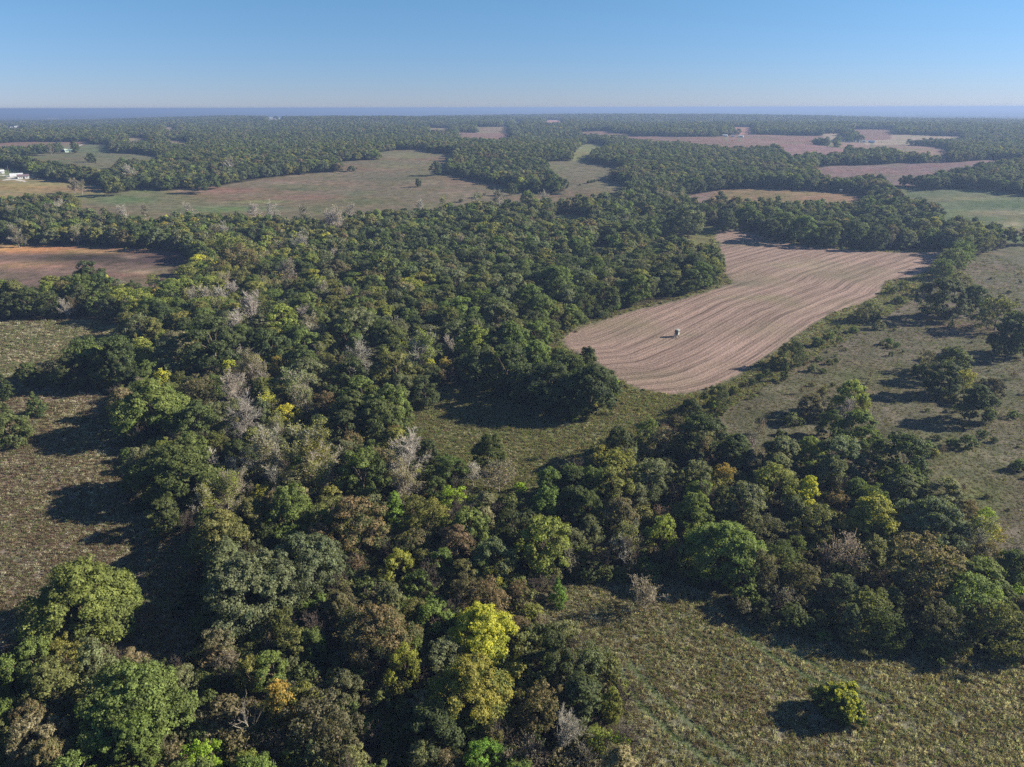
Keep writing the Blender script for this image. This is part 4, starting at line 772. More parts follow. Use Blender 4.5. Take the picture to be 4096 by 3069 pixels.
# the lone cedar with its yellow vine, at the middle of the front meadow, is built further down
# ------------------------------------------------------------------ the rest of the wood
def scatter(r0, r1, s, azm=46):
    n = int((r1 - r0) / (s * .87)) + 1; P = []
    for i in range(n):
        r = r0 + i * s * .87; m = int(2 * R(azm) * r / s)
        if m < 1: continue
        a = -R(azm) + (np.arange(m) + (i % 2) * .5) * (2 * R(azm) / m)
        P.append(np.stack([r * np.sin(a), r * np.cos(a)], 1))
    P = np.concatenate(P); return P + rng.uniform(-.36, .36, P.shape) * s
def zone_tint(px, py, r, n):
    """palette by part of the wood, as in the photograph"""
    names = ['dark','dkgreen','green','bluegreen','greygreen','olive','yolive','ygreen','bronze','brown','lightgreen','tan','yellow','gold','rust','ytop']
    base = np.array([18,22,12,5,17,12,3,1.0,4,3,2.5,.5,.03,.03,.6,.12], float)
    left = np.array([9,12,12,3,10,12,9,10,3,2,7,1,1.2,.6,.6,3], float)
    near = np.array([10,16,14,9,18,11,5,3,4,3,6,2,.2,.3,1,1], float)
    wl = np.clip(1 - ((px - 850) / 900) ** 2 - ((py - 1200) / 420) ** 2, 0, 1)
    wn = sstep(260, 120, r) * .9 if False else np.clip((240 - r) / 120, 0, 1)
    out = []; X = (px - PW / 2) * r / FPX
    s1 = waves(X, r, 120 + 0 * r, 2, 5); s2 = waves(X + 500, r, 190, 7, 5)
    bright = np.array([-.9,-.5,.2,0,.1,.3,.9,1.2,-.1,-.4,.8,.9,1.2,1,-.2,1]); warm = np.array([-.6,-.6,-.5,-.8,-.3,.7,.9,.6,1,1,-.2,.9,.8,1,1,.8])
    for a, b, g1, g2 in zip(wl, wn, s1, s2):
        w = base * (1 - a) + left * a; w = w * (1 - b) + near * b; w = w * np.exp(1.5 * g1 * bright + 1.5 * g2 * warm)
        out.append(names[rng.choice(len(names), p=w / w.sum())])
    return out
hand = np.array([(t[0], t[1], t[2]) for t in TREES])
stuff_rows = []
def fill(r0, r1, s, Wr, keep=1.0, azm=46):
    P = scatter(r0, r1, s, azm)
    P = P[open_sd(P) < -1.5 - 1.5 * rng.random(len(P))]
    if r0 < 900:
        big = hand[hand[:, 2] > 3.5]; ok = np.ones(len(P), bool)
        for hx, hy, hw in big:
            ok &= np.hypot(P[:, 0] - hx, P[:, 1] - hy) > hw * .5 + 1.6
        P = P[ok]
    if keep < 1: P = P[rng.random(len(P)) < keep]
    W = rng.uniform(*Wr, len(P)); z = ground(P[:, 0], P[:, 1])
    px, py, dep = project(np.stack([P[:, 0], P[:, 1], z + 8], 1))
    m = (px > -250) & (px < PW + 250) & (py < PH + 350)
    P, W, z, px, py = P[m], W[m], z[m], px[m], py[m]
    return P, W, z, px, py
P, W, Z_, px, py = fill(62, 820, 7.2, (5.5, 13.5), .94)
rr_ = np.hypot(P[:, 0], P[:, 1]); tn = zone_tint(px, py, rr_, len(P))
bareness = np.clip(1 - ((px - 950) / 700) ** 2 - ((py - 1350) / 500) ** 2, 0, 1) * .10 + .02 + .16 * np.clip((870 - py) / 30, 0, 1) * (px < 1500) * (py > 800)
for i in range(len(P)):
    u = rng.random()
    f = 'oak' if u < .56 else ('airy' if u < .88 else 'column')
    t = tn[i]; w = W[i]; h = 5.0 + .6 * w + rng.uniform(-1.2, 4)
    if rng.random() < bareness[i]: f, t = rng.choice(['bare', 'halfbare', 'halfbare']), rng.choice(['grey', 'tan', 'yolive'])
    if rr_[i] < 270: h *= .68; w *= rng.uniform(.45, .8)
    # trees thin out and stay lower along the fields
    TREES.append([P[i, 0], P[i, 1], w, h, f, t, None, False])
print('hand', len(hand), 'near fill', len(P))
# ------------------------------------------------------------------ single trees, and the rest of the wood as one mass
KINDN = dict(big_oak='broadleaf_tree', oak='broadleaf_tree', airy='broadleaf_tree', column='broadleaf_tree', cedar='cedar_tree', shrub='shrub', bare='bare_tree', halfbare='half_bare_tree', bare_shrub='bare_shrub', snag='dead_tree')
CAT = dict(broadleaf_tree='tree', cedar_tree='conifer', shrub='bush', bare_tree='bare tree', half_bare_tree='thinning tree', bare_shrub='bare bush', dead_tree='dead tree')
GRP = dict(broadleaf_tree='leafy trees of the wood and its edges', cedar_tree='dark conifers in the open', shrub='bushes of the meadows and wood edge', bare_tree='leafless trees of the wood', half_bare_tree='thinning trees with some leaves left', bare_shrub='leafless bushes', dead_tree='dead trees')
lmpos = {t[6]: (t[0], t[1]) for t in TREES if t[6]}
TR = TREES
ta = np.array([(t[0], t[1], t[2], t[3]) for t in TR]); tz = ground(ta[:, 0], ta[:, 1])
tpx, tpy, tdep = project(np.stack([ta[:, 0], ta[:, 1], tz + ta[:, 3] * .6], 1))
show = ta[:, 2] / tdep * FPX * np.array([1.4 if t[7] else .8 for t in TR])
inview = (tpx > 15) & (tpx < PW - 15) & (tpy > 100) & (tpy < PH + 20)
single = np.zeros(len(TR), bool)
for kn in set(KINDN.values()):
    ids = [i for i, t in enumerate(TR) if KINDN[t[4]] == kn and inview[i]]
    ids.sort(key=lambda i: -(show[i] + (1e6 if TR[i][6] else 0)))
    single[ids[:300]] = True

SIZE = [('small', .72), ('', 1.2), ('large', 9)]
NOUN = dict(big_oak='oak', oak='tree', airy='airy tree', column='narrow tree', cedar='conifer', shrub='bush', bare='bare tree', halfbare='half-bare tree', bare_shrub='leafless bush', snag='dead tree')
ORD = 'first second third fourth fifth sixth seventh eighth ninth tenth eleventh twelfth thirteenth fourteenth fifteenth sixteenth seventeenth eighteenth nineteenth twentieth'.split()
lmk = list(lmpos); lmxy = np.array([lmpos[k] for k in lmk])
labels = {}; slots = {}
for i in np.where(single)[0]:
    t = TR[i]
    if t[6]: labels[i] = LM[t[6]][0]; continue
    d = np.hypot(*(lmxy - [t[0], t[1]]).T); j = int(d.argmin())
    vx, vy = t[0] - lmxy[j, 0], t[1] - lmxy[j, 1]
    vw = np.array(lmxy[j]) / np.linalg.norm(lmxy[j]); f = vx * vw[0] + vy * vw[1]; s = vx * vw[1] - vy * vw[0]
    if abs(f) > abs(s) * 1.6: rel = 'behind' if f > 0 else 'in front of'
    elif abs(s) > abs(f) * 1.6: rel = 'on the sunlit side of' if s > 0 else 'on the shaded side of'
    else: rel = ('behind' if f > 0 else 'in front of') + ' and ' + ('sunward of' if s > 0 else 'shadeward of')
    ref = {'big_oak': 13, 'oak': 9, 'airy': 8, 'column': 5, 'cedar': 4, 'shrub': 4, 'bare': 8, 'halfbare': 8, 'bare_shrub': 4.5, 'snag': 5}[t[4]]
    sz = next(n for n, m in SIZE if t[2] / ref < m)
    base = ' '.join(x for x in (sz, 'pale grey' if t[4] in ('bare', 'snag') and t[5] != 'white' else ('white' if t[5] == 'white' else WORDS.get(t[5], t[5])), NOUN[t[4]]) if x)
    slots.setdefault((base, rel, LM[lmk[j]][1]), []).append((d[j], i))
for (base, rel, who), v in slots.items():
    v.sort()
    for n, (_, i) in enumerate(v):
        labels[i] = f'{base} {rel} {who}' if len(v) == 1 else f'{ORD[min(n, 19)]} {base} {rel} {who}'

TB = np.array([1.66, 1.64, 1.40])   # overall leaf reflectance
def jitter(c, a=.12):
    c = np.array(c) * TB; return tuple(float(v) for v in np.clip(c * (1 + rng.uniform(-a, a)) * (1 + rng.uniform(-a * .5, a * .5, 3)), 0, .8))
def colours(t):
    form, tn = t[4], t[5]
    a, b = TINT.get(tn, TINT['grey'])
    bk = BARKS['pale' if form in ('bare', 'halfbare', 'bare_shrub') else 'brown']
    if form in ('bare', 'halfbare', 'bare_shrub'):
        bk = BARKS['white'] if tn == 'white' else BARKS['rust'] if tn in ('rust', 'brown') else BARKS['grey'] if form == 'bare_shrub' else BARKS['pale']
    if form == 'snag' or tn == 'dead': bk = BARKS['dead']
    return jitter(a), jitter(b), jitter(bk, .1)

PROTO = bpy.data.collections.new('forms'); proto_n = [0]; proto_id = {}
def proto(me):
    if me.name not in proto_id:
        o = bpy.data.objects.new('p%04d' % proto_n[0], me); PROTO.objects.link(o)
        proto_id[me.name] = proto_n[0]; proto_n[0] += 1
    return proto_id[me.name]
for me in [m for F_ in FORMS.values() for k in ('crown', 'trunk', 'twigs') for m in F_.get(k, [])] + MID + FAR: proto(me)

rows = dict(idx=[], loc=[], rot=[], scl=[], tint=[], tint2=[], bark=[])
def stuff_add(R_, me, x, y, z, rot, scl, a, b, c):
    R_['idx'].append(proto(me)); R_['loc'].append((x, y, z)); R_['rot'].append(rot); R_['scl'].append(scl)
    R_['tint'].append(a); R_['tint2'].append(b); R_['bark'].append(c)

for i, t in enumerate(TR):
    x, y, w, h, form, tn, lm, hd = t
    F_ = FORMS[form]; a, b, c = colours(t); z = float(tz[i]); v = int(rng.integers(0, 100))
    rot = rng.uniform(0, 6.283); sq = rng.uniform(.82, 1.15); sx = w / F_['D']; sz = h / F_['H']
    if lm == 'leaning_snag': rot = .3
    nv = len(F_['trunk']); trunk = F_['trunk'][v % nv]; crown = F_['crown'][v % nv] if F_['crown'] else None; tw = F_['twigs'][v % nv] if F_.get('twigs') else None
    if single[i]:
        r = put(KINDN[form], None, None, (x, y, z), label=labels[i], category=CAT[KINDN[form]], group=GRP[KINDN[form]])
        r.empty_display_size = 1; r.rotation_euler = (rng.normal() * .04, rng.normal() * .04, rot); r.scale = (sx, sx * rng.uniform(.82, 1.15), sz)
        put('trunk', trunk, r, bark=c, tint=a, tint2=b)
        if crown: put('crown', crown, r, bark=c, tint=a, tint2=b)
        if tw: put('branches', tw, r, bark=c, tint=a, tint2=b)
    elif tdep[i] < 420 or form in ('bare', 'halfbare', 'shrub', 'bare_shrub', 'cedar'):
        for me in (trunk, crown, tw):
            if me is not None: stuff_add(rows, me, x, y, z, (.03, -.03, rot), (sx, sx * sq, sz), a, b, c)
    else:
        me = MID[v % 4] if form != 'column' else MID[4]
        stuff_add(rows, me, x, y, z, (0, 0, rot), (w / 9, w / 9, h / 12), a, b, c)

def add_far(r0, r1, s, Wr, Hr, keep=1):
    P, W, Z, px, py = fill(r0, r1, s, Wr, keep, 43)
    rr = np.hypot(P[:, 0], P[:, 1]); tn = zone_tint(px, py, rr, len(P)); n = len(P)
    h = rng.uniform(*Hr, n); rot = rng.uniform(0, 6.28, n)
    pick = rng.integers(0, 4, n)
    mids = [proto(m) for m in MID[:4]]; fars = [proto(m) for m in FAR]
    for i in range(n):
        a, b = TINT[tn[i]]; useM = rr[i] < 1100
        rows['idx'].append(mids[pick[i]] if useM else fars[pick[i]])
        rows['loc'].append((P[i, 0], P[i, 1], Z[i])); rows['rot'].append((0, 0, rot[i]))
        k = W[i] / (9 if useM else 10); rows['scl'].append((k, k, h[i] / 12)); rows['tint'].append(jitter(a)); rows['tint2'].append(jitter(b)); rows['bark'].append(BARKS['brown'])
    print('far', n)
add_far(820, 1500, 8.2, (8, 13), (9, 14))
add_far(1500, 2600, 11, (10, 17), (9, 15))
add_far(2600, 4600, 16, (14, 24), (9, 15))
add_far(4600, 8500, 34, (26, 60), (8, 13), .8)

def gn_mass(name, R_, label, category):
    n = len(R_['idx']); me = bpy.data.meshes.new(name); me.vertices.add(n)
    me.vertices.foreach_set('co', np.array(R_['loc'], np.float32).ravel())
    me.attributes.new('idx', 'INT', 'POINT').data.foreach_set('value', np.array(R_['idx'], np.int32))
    for k in ('rot', 'scl', 'tint', 'tint2', 'bark'):
        me.attributes.new(k, 'FLOAT_VECTOR', 'POINT').data.foreach_set('vector', np.array(R_[k], np.float32).ravel())
    o = put(name, me); o['kind'] = 'stuff'; o['label'] = label; o['category'] = category
    ng = bpy.data.node_groups.new(name, 'GeometryNodeTree')
    ng.interface.new_socket('Geometry', in_out='INPUT', socket_type='NodeSocketGeometry'); ng.interface.new_socket('Geometry', in_out='OUTPUT', socket_type='NodeSocketGeometry')
    N = ng.nodes; L = ng.links
    gi = N.new('NodeGroupInput'); go = N.new('NodeGroupOutput'); ip = N.new('GeometryNodeInstanceOnPoints'); ci = N.new('GeometryNodeCollectionInfo')
    ci.inputs['Collection'].default_value = PROTO; ci.inputs['Separate Children'].default_value = True; ci.inputs['Reset Children'].default_value = True
    def na(nm, dt):
        q = N.new('GeometryNodeInputNamedAttribute'); q.data_type = dt; q.inputs['Name'].default_value = nm
        return q.outputs['Attribute']
    L.new(gi.outputs[0], ip.inputs['Points']); L.new(ci.outputs[0], ip.inputs['Instance']); ip.inputs['Pick Instance'].default_value = True
    L.new(na('idx', 'INT'), ip.inputs['Instance Index']); L.new(na('scl', 'FLOAT_VECTOR'), ip.inputs['Scale'])
    er = N.new('FunctionNodeEulerToRotation'); L.new(na('rot', 'FLOAT_VECTOR'), er.inputs[0]); L.new(er.outputs[0], ip.inputs['Rotation'])
    L.new(ip.outputs[0], go.inputs[0])
    md = o.modifiers.new('instances', 'NODES'); md.node_group = ng
    return o
gn_mass('woodland', rows, 'unbroken mixed autumn woodland filling the land between and beyond the fields', 'woodland')

# ------------------------------------------------------------------ undergrowth and tall weeds
def weed_form(name, k, n, h, spread, w, lean=.35):
    g = G(k); P = []; F_ = []; lr = []; hh = []
    for i in range(n):
        a = g.uniform(0, 6.283); r = spread * math.sqrt(g.random()); b = np.array([r * math.cos(a), r * math.sin(a), 0])
        d = np.array([g.normal() * lean, g.normal() * lean, 1.0]); L = h * g.uniform(.5, 1.1); sdv = np.array([math.cos(a + 1.3), math.sin(a + 1.3), 0]) * w * g.uniform(.5, 1.3)
        t = b + d * L; m = b + d * L * .6; j = len(P)
        P += [b - sdv * .4, b + sdv * .4, m + sdv, t, m - sdv]; F_.append((j, j + 1, j + 2, j + 3, j + 4)); v = g.random(); lr += [v] * 5; hh += [0, 0, .6, 1, .6]
    return mesh_from(name, np.array(P), np.array(F_), M_LEAF, dict(lr=np.array(lr), cr=np.full(len(P), g.random()), hh=np.array(hh)))
WEEDS = [weed_form('weed_clump', 200 + k, 26, .70, .6, .055, .3) for k in range(4)] + [weed_form('weed_clump', 210 + k, 34, .38, .8, .07, .6) for k in range(3)]
for m in WEEDS: proto(m)
def new_rows(): return dict(idx=[], loc=[], rot=[], scl=[], tint=[], tint2=[], bark=[])
WT = {'seed': ((.27,.245,.19),(.50,.46,.40)), 'olive': ((.14,.15,.08),(.215,.22,.12)), 'brown': ((.13,.092,.070),(.20,.145,.11)), 'green': ((.12,.15,.055),(.18,.22,.08)), 'straw': ((.235,.205,.14),(.345,.305,.22))}
WP = {'frontmeadow': (.36,.18,.24,.05,.17), 'leftmeadow': (.24,.12,.42,.04,.18), 'uppermeadow': (.24,.26,.16,.12,.22), 'clearing': (.14,.40,.18,.12,.16), 'rightpasture': (.04,.36,.26,.18,.16), 'strip': (.06,.44,.20,.14,.16), 'thicketglade': (.02,.4,.1,.45,.03)}
wr = new_rows(); wk = list(WT); wid = [proto(m) for m in WEEDS]
for nm, c, V in polys:
    if nm not in WP: continue
    lo, hi = V.min(0), V.max(0)
    area = (hi - lo).prod(); dens = 1.0
    lo = np.maximum(lo, [-330, 50]); hi = np.minimum(hi, [330, 560]); area = max((hi - lo).prod(), 1)
    n = int(area * 7.5); Q = rng.uniform(lo, hi, (n, 2)); r = np.hypot(Q[:, 0], Q[:, 1])
    Q = Q[rng.random(n) < np.clip((150 / np.maximum(r, 60)) ** 2.4, .012, 1) * (.5 if nm == 'rightpasture' else 1)]
    z = ground(Q[:, 0], Q[:, 1]); px, py, dep = project(np.stack([Q[:, 0], Q[:, 1], z], 1))
    Q = Q[(px > -200) & (px < PW + 200) & (py < PH + 250) & (dep > 10)]; Q = Q[poly_sd(Q, V) > -.5]
    if nm == 'strip': Q = Q[poly_sd(Q, [p for p in polys if p[0] == 'stubble'][0][2]) < -.6]
    # clumpy: keep by a slow wave field, so drifts of one plant read as patches
    f = waves(Q[:, 0], Q[:, 1], 14, 3, 5); f2 = waves(Q[:, 0], Q[:, 1], 31, 9, 5); f3 = waves(Q[:, 0], Q[:, 1], 5, 14, 5)
    Q = Q[f3 > -.55 + rng.normal(size=len(Q)) * .2] if len(Q) else Q
    f = waves(Q[:, 0], Q[:, 1], 14, 3, 5); f2 = waves(Q[:, 0], Q[:, 1], 31, 9, 5)
    td = np.full(len(Q), 9.0)
    for tr in TRACKS:
        gx = np.stack(hit(*np.array(tr, float).T), 1)
        for i in range(len(gx) - 1): td = np.minimum(td, seg_dist(Q, gx[i], gx[i + 1])[0]) if len(Q) else td
    z = ground(Q[:, 0], Q[:, 1]); cum = np.cumsum(WP[nm])
    for i in range(len(Q)):
        u = np.clip(rng.random() * .8 + .1 + f[i] * .16 + f2[i] * .10, 0, .999); k = wk[int(np.searchsorted(cum, u * cum[-1]))]; k = 'green' if td[i] < .7 else k
        r = math.hypot(*Q[i]); s = rng.uniform(.3, .78) * (1 + max(0, r - 150) / 220) * (.6 if nm == 'rightpasture' else 1) * (.45 if td[i] < .7 else 1)
        a, b = WT[k]; wr['idx'].append(wid[rng.integers(0, 7)]); wr['loc'].append((Q[i, 0], Q[i, 1], z[i])); wr['rot'].append((0, 0, rng.uniform(0, 6.28))); wr['scl'].append((s, s, s * rng.uniform(.6, 1.2)))
        dk = (.62 if nm == 'rightpasture' else .8) / 1.5; wr['tint'].append(jitter(np.array(a) * dk)); wr['tint2'].append(jitter(np.array(b) * dk)); wr['bark'].append((.1, .1, .1))
print('weeds', len(wr['idx']))
gn_mass('meadow_weeds', wr, 'tall dry weeds, goldenrod stems and pale seed heads covering the meadows', 'weeds')
ur = new_rows()
P = scatter(62, 330, 3.3, 46); so_ = open_sd(P); P = P[(so_ < 0.5) & (rng.random(len(P)) < .8)]; z = ground(P[:, 0], P[:, 1]); px, py, dep = project(np.stack([P[:, 0], P[:, 1], z], 1))
P = P[(px > -200) & (px < PW + 200) & (py < PH + 200)]; z = ground(P[:, 0], P[:, 1])
sh = [proto(m) for m in FORMS['shrub']['crown']]; bs = [proto(m) for m in FORMS['bare_shrub']['twigs']]
for i in range(len(P)):
    k = rng.choice(['dkbrown', 'dark', 'dkgreen', 'olive', 'brown', 'green', 'yolive', 'rust', 'tan'], p=[.14, .22, .22, .20, .06, .08, .05, .01, .02]); a, b = TINT[k]; s = rng.uniform(.6, 1.65)
    ur['idx'].append(bs[rng.integers(0, 2)] if rng.random() < .14 else sh[rng.integers(0, 4)]); ur['loc'].append((P[i, 0], P[i, 1], z[i])); ur['rot'].append((0, 0, rng.uniform(0, 6.28))); ur['scl'].append((s, s, s * rng.uniform(.6, 1.1)))
    ur['tint'].append(jitter(a)); ur['tint2'].append(jitter(b)); ur['bark'].append(BARKS['brown'])
# tussocks along the field margins
for nm in ('stubble', 'rgreen', 'brownfield', 'strip'):
    V = [p for p in polys if p[0] == nm][0][2]
    for A, B in zip(V, np.roll(V, -1, 0)):
        L = np.hypot(*(B - A))
        for _ in range(int(L / 3.0)):
            q = A + (B - A) * rng.random() + rng.normal(size=2) * 1.6; a, b = TINT[rng.choice(['olive', 'yolive', 'ygreen', 'brown', 'tan'])]; s = rng.uniform(.12, .32)
            if nm == 'stubble' and poly_sd(q[None], V)[0] > .3: continue
            ur['idx'].append(sh[rng.integers(0, 4)]); ur['loc'].append((q[0], q[1], float(ground(q[0], q[1])))); ur['rot'].append((0, 0, rng.uniform(0, 6.28))); ur['scl'].append((s * 1.5, s * 1.5, s)); ur['tint'].append(jitter(a)); ur['tint2'].append(jitter(b)); ur['bark'].append(BARKS['brown'])
print('undergrowth', len(ur['idx']))
gn_mass('undergrowth', ur, 'low brush, saplings and tussocks under the trees and along the field margins', 'undergrowth')

# ------------------------------------------------------------------ haze: one even body of air around everything
hz = Nd('haze')
vol = hz.n('ShaderNodeVolumePrincipled', {'Color': (.32, .44, .68, 1), 'Density': HAZE_D, 'Anisotropy': .2})
hz.t.links.new(vol.outputs[0], hz.out.inputs['Volume'])
e = 46500.0; zb, zt = -42.0, CAM_H + 4
hv = [(sx * e, sy * e, z) for z in (zb, zt) for sx, sy in ((-1, -1), (1, -1), (1, 1), (-1, 1))]
hm = mesh_from('haze', hv, [(0, 3, 2, 1), (4, 5, 6, 7), (0, 1, 5, 4), (1, 2, 6, 5), (2, 3, 7, 6), (3, 0, 4, 7)], hz.m)
ho = put('haze', hm); ho['kind'] = 'stuff'; ho['label'] = 'thin blue autumn haze lying over the whole landscape'; ho['category'] = 'haze'

# ------------------------------------------------------------------ things people left here
M_WHITE = plain('white_metal', (.62, .62, .61), .5, 0, .08); M_ROOFG = plain('green_metal', (.50, .62, .48), .5, 0, .1); M_DARK = plain('dark_opening', (.03, .03, .035), .8)
M_PURP = plain('faded_red_roof', (.17, .12, .13), .8); M_BLUE = plain('blue_metal', (.16, .24, .40), .5); M_GREY = plain('grey_roof', (.30, .31, .33), .7); M_WOOD = plain('weathered_wood', (.22, .18, .14), .9)
M_CREAM = plain('cream_panel', (.34, .34, .30), .6, 0, .1); M_GLASS = plain('dark_glass', (.04, .05, .06), .15, 0, .1); M_RUB = plain('tyre_rubber', (.03, .03, .03), .9); M_STEEL = plain('rusty_steel', (.16, .11, .08), .7)

def box(v, f, x0, x1, y0, y1, z0, z1):
    n = len(v); v += [(x0, y0, z0), (x1, y0, z0), (x1, y1, z0), (x0, y1, z0), (x0, y0, z1), (x1, y0, z1), (x1, y1, z1), (x0, y1, z1)]
    f += [(n, n + 3, n + 2, n + 1), (n + 4, n + 5, n + 6, n + 7), (n, n + 1, n + 5, n + 4), (n + 1, n + 2, n + 6, n + 5), (n + 2, n + 3, n + 7, n + 6), (n + 3, n, n + 4, n + 7)]
def boxpart(name, parent, mat, *bs):
    v, f = [], []
    for b in bs: box(v, f, *b)
    return put(name, mesh_from(name, v, f, mat), parent)
def slab(name, parent, mat, a, b, c, d, t=.12):
    """thin roof plate through four corners"""
    P4 = np.array([a, b, c, d], float); n = np.cross(P4[1] - P4[0], P4[3] - P4[0]); n /= np.linalg.norm(n); v = np.vstack([P4, P4 + n * t])
    return put(name, mesh_from(name, v, [(3, 2, 1, 0), (4, 5, 6, 7), (0, 1, 5, 4), (1, 2, 6, 5), (2, 3, 7, 6), (3, 0, 4, 7)], mat), parent)

def building(px, py, pw, kind, label):
    x, y = hit(px, py); x, y = float(x[0]), float(y[0]); z = float(ground(x, y)); dep = float(project((x, y, z))[2]); w = pw * dep / FPX
    r = put({'quonset': 'quonset_barn', 'stall': 'stable', 'shed': 'machine_shed', 'greenshed': 'metal_shed', 'openshed': 'lean_to', 'barn': 'barn', 'bluebarn': 'barn', 'house': 'farmhouse'}[kind], None, None, (x, y, z - .3),
            label=label, category={'quonset': 'barn', 'stall': 'stable', 'house': 'house', 'barn': 'barn', 'bluebarn': 'barn'}.get(kind, 'shed'), group='farm buildings')
    r.rotation_euler = (0, 0, -math.atan2(x, y) + rng.uniform(-.18, .12)); L = w / 2; D = w * .32 if kind != 'house' else w * .4; h = max(2.8, min(w * .28, 5.5)); rh = h * .55
    if kind == 'quonset':
        n = 14; v = []; f = []; Rr = w * .30
        for sx in (-L, L):
            for k in range(n + 1):
                a = math.pi * k / n; v.append((sx, -math.cos(a) * Rr, max(0, math.sin(a) * Rr * .95)))
        for k in range(n): f.append((k, k + 1, n + 2 + k, n + 1 + k))
        put('roof', mesh_from('roof', v, f, M_WHITE, smooth=True), r)
        for sx in (-L + .05, L - .05):
            vv = [(sx, -math.cos(math.pi * k / n) * Rr, max(0, math.sin(math.pi * k / n) * Rr * .95)) for k in range(n + 1)]
            put('end_wall', mesh_from('end_wall', vv, [tuple(range(n + 1))], M_WHITE), r)
        boxpart('door', r, M_DARK, (L - .04, L + .06, -Rr * .4, Rr * .4, 0, Rr * .6)); return
    wm = {'greenshed': M_ROOFG, 'openshed': M_DARK}.get(kind, M_WHITE); rm = {'stall': M_PURP, 'greenshed': M_ROOFG, 'openshed': M_DARK, 'bluebarn': M_BLUE, 'house': M_GREY}.get(kind, M_WHITE)
    if kind == 'barn' and w > 14: rm = M_WHITE
    v, f = [], []; box(v, f, -L, L, -D, D, 0, h); n = len(v); v += [(-L, 0, h + rh), (L, 0, h + rh)]; f += [(0 + 4, n, 3 + 4), (1 + 4, 2 + 4, n + 1)]
    put('wall', mesh_from('wall', v, f, wm), r); o = w * .03 + .2
    slab('roof', r, rm, (-L - o, -D - o, h - o * .3), (L + o, -D - o, h - o * .3), (L + o, 0, h + rh + .05), (-L - o, 0, h + rh + .05))
    slab('roof', r, rm, (L + o, D + o, h - o * .3), (-L - o, D + o, h - o * .3), (-L - o, 0, h + rh + .05), (L + o, 0, h + rh + .05))
    boxpart('door', r, M_DARK, (-L * .1, L * .25, -D - .06, -D + .02, .3, h * .72))
    for a in (-.7, -.4, .55): boxpart('window', r, M_GLASS, (L * a, L * (a + .14), -D - .05, -D + .02, h * .42, h * .7))
    if kind == 'house': boxpart('chimney', r, M_GREY, (L * .4, L * .4 + .8, -.4, .4, h + rh * .5, h + rh + 1.0))
for b in BUILD: building(*b)

def pole_at(px, py, hgt, label, mat=M_WOOD, arm=True):
    x, y = hit(px, py); x, y = float(x[0]), float(y[0]); z = float(ground(x, y))
    r = put('utility_pole', None, None, (x, y, z), label=label, category='pole', group='poles by the farm')
    v, f = prisms([((0, 0, -.3), .18, (0, 0, hgt), .12)], 8); put('shaft', mesh_from('shaft', v, f, mat), r)
    if arm:
        boxpart('crossarm', r, mat, (-1.2, 1.2, -.18, -.06, hgt - .9, hgt - .72))
        for k in (-1.1, -.5, .5, 1.1): boxpart('insulator', r, M_WHITE, (k - .06, k + .06, -.17, -.05, hgt - .72, hgt - .55))
pole_at(43, 626, 10, 'weathered pole by the farm lane under the red field'); pole_at(36, 692, 8, 'pole standing between shed and round-roofed barn'); pole_at(202, 607, 10, 'pale pole in front of the tree clump by the red field', M_CREAM)

# the box blind on its trailer in the stubble field
x, y = hit(2707, 1347); bx_, by_ = float(x[0]), float(y[0]); bz_ = float(ground(bx_, by_))
bl = put('hunting_blind', None, None, (bx_, by_, bz_), label='box-shaped hunting blind on a wheeled trailer in the stubble field', category='hunting blind'); bl.rotation_euler = (0, 0, R(-38)); bl.scale = (.85, .85, .92)
F0, T0 = 1.25, 3.55
boxpart('floor', bl, M_CREAM, (-1.05, 1.05, -1.0, 1.0, F0 - .14, F0))
for (x0, x1, y0, y1, long) in ((-1, 1, -.97, -.90, 'x'), (-1, 1, .90, .97, 'x'), (-1.0, -.93, -.90, .90, 'y'), (.93, 1.0, -.90, .90, 'y')):
    # panels below and above the openings, posts between them
    boxpart('wall_panel', bl, M_CREAM, (x0, x1, y0, y1, F0, F0 + 1.05)); boxpart('wall_panel', bl, M_CREAM, (x0, x1, y0, y1, T0 - .42, T0))
    for t in (0, .46, 1):
        if long == 'x': a = x0 + (x1 - x0 - .14) * t; boxpart('post', bl, M_CREAM, (a, a + .14, y0, y1, F0 + 1.05, T0 - .42))
        else: a = y0 + (y1 - y0 - .14) * t; boxpart('post', bl, M_CREAM, (x0, x1, a, a + .14, F0 + 1.05, T0 - .42))
    if long == 'x': boxpart('window', bl, M_GLASS, (x0 + .1, x1 - .1, (y0 + y1) / 2 - .012, (y0 + y1) / 2 + .012, F0 + 1.02, T0 - .39))
    else: boxpart('window', bl, M_GLASS, ((x0 + x1) / 2 - .012, (x0 + x1) / 2 + .012, y0 + .1, y1 - .1, F0 + 1.02, T0 - .39))
boxpart('door', bl, M_DARK, (.2, .82, -1.0, -.972, F0 + .02, T0 - .3))
slab('roof_panel', bl, M_CREAM, (-1.15, -1.12, T0), (-.1, -1.12, T0 + .16), (-.1, 1.12, T0 + .16), (-1.15, 1.12, T0), .06)
slab('roof_panel', bl, M_CREAM, (.1, -1.12, T0 + .16), (1.15, -1.12, T0), (1.15, 1.12, T0), (.1, 1.12, T0 + .16), .06)
boxpart('ridge_cap', bl, M_DARK, (-.1, .1, -1.14, 1.14, T0 + .14, T0 + .2))
boxpart('trailer_frame', bl, M_STEEL, (-.95, -.83, -2.6, 1.1, .72, .86), (.83, .95, -1.1, 1.1, .72, .86), (-.95, .95, -1.1, -.98, .72, .86), (-.95, .95, .98, 1.1, .72, .86), (-.06, .06, -2.6, -1.1, .70, .82))
for sx in (-.85, .85):
    for sy in (-.85, .85): boxpart('leg', bl, M_WOOD, (sx - .06, sx + .06, sy - .06, sy + .06, .86, F0 - .14))
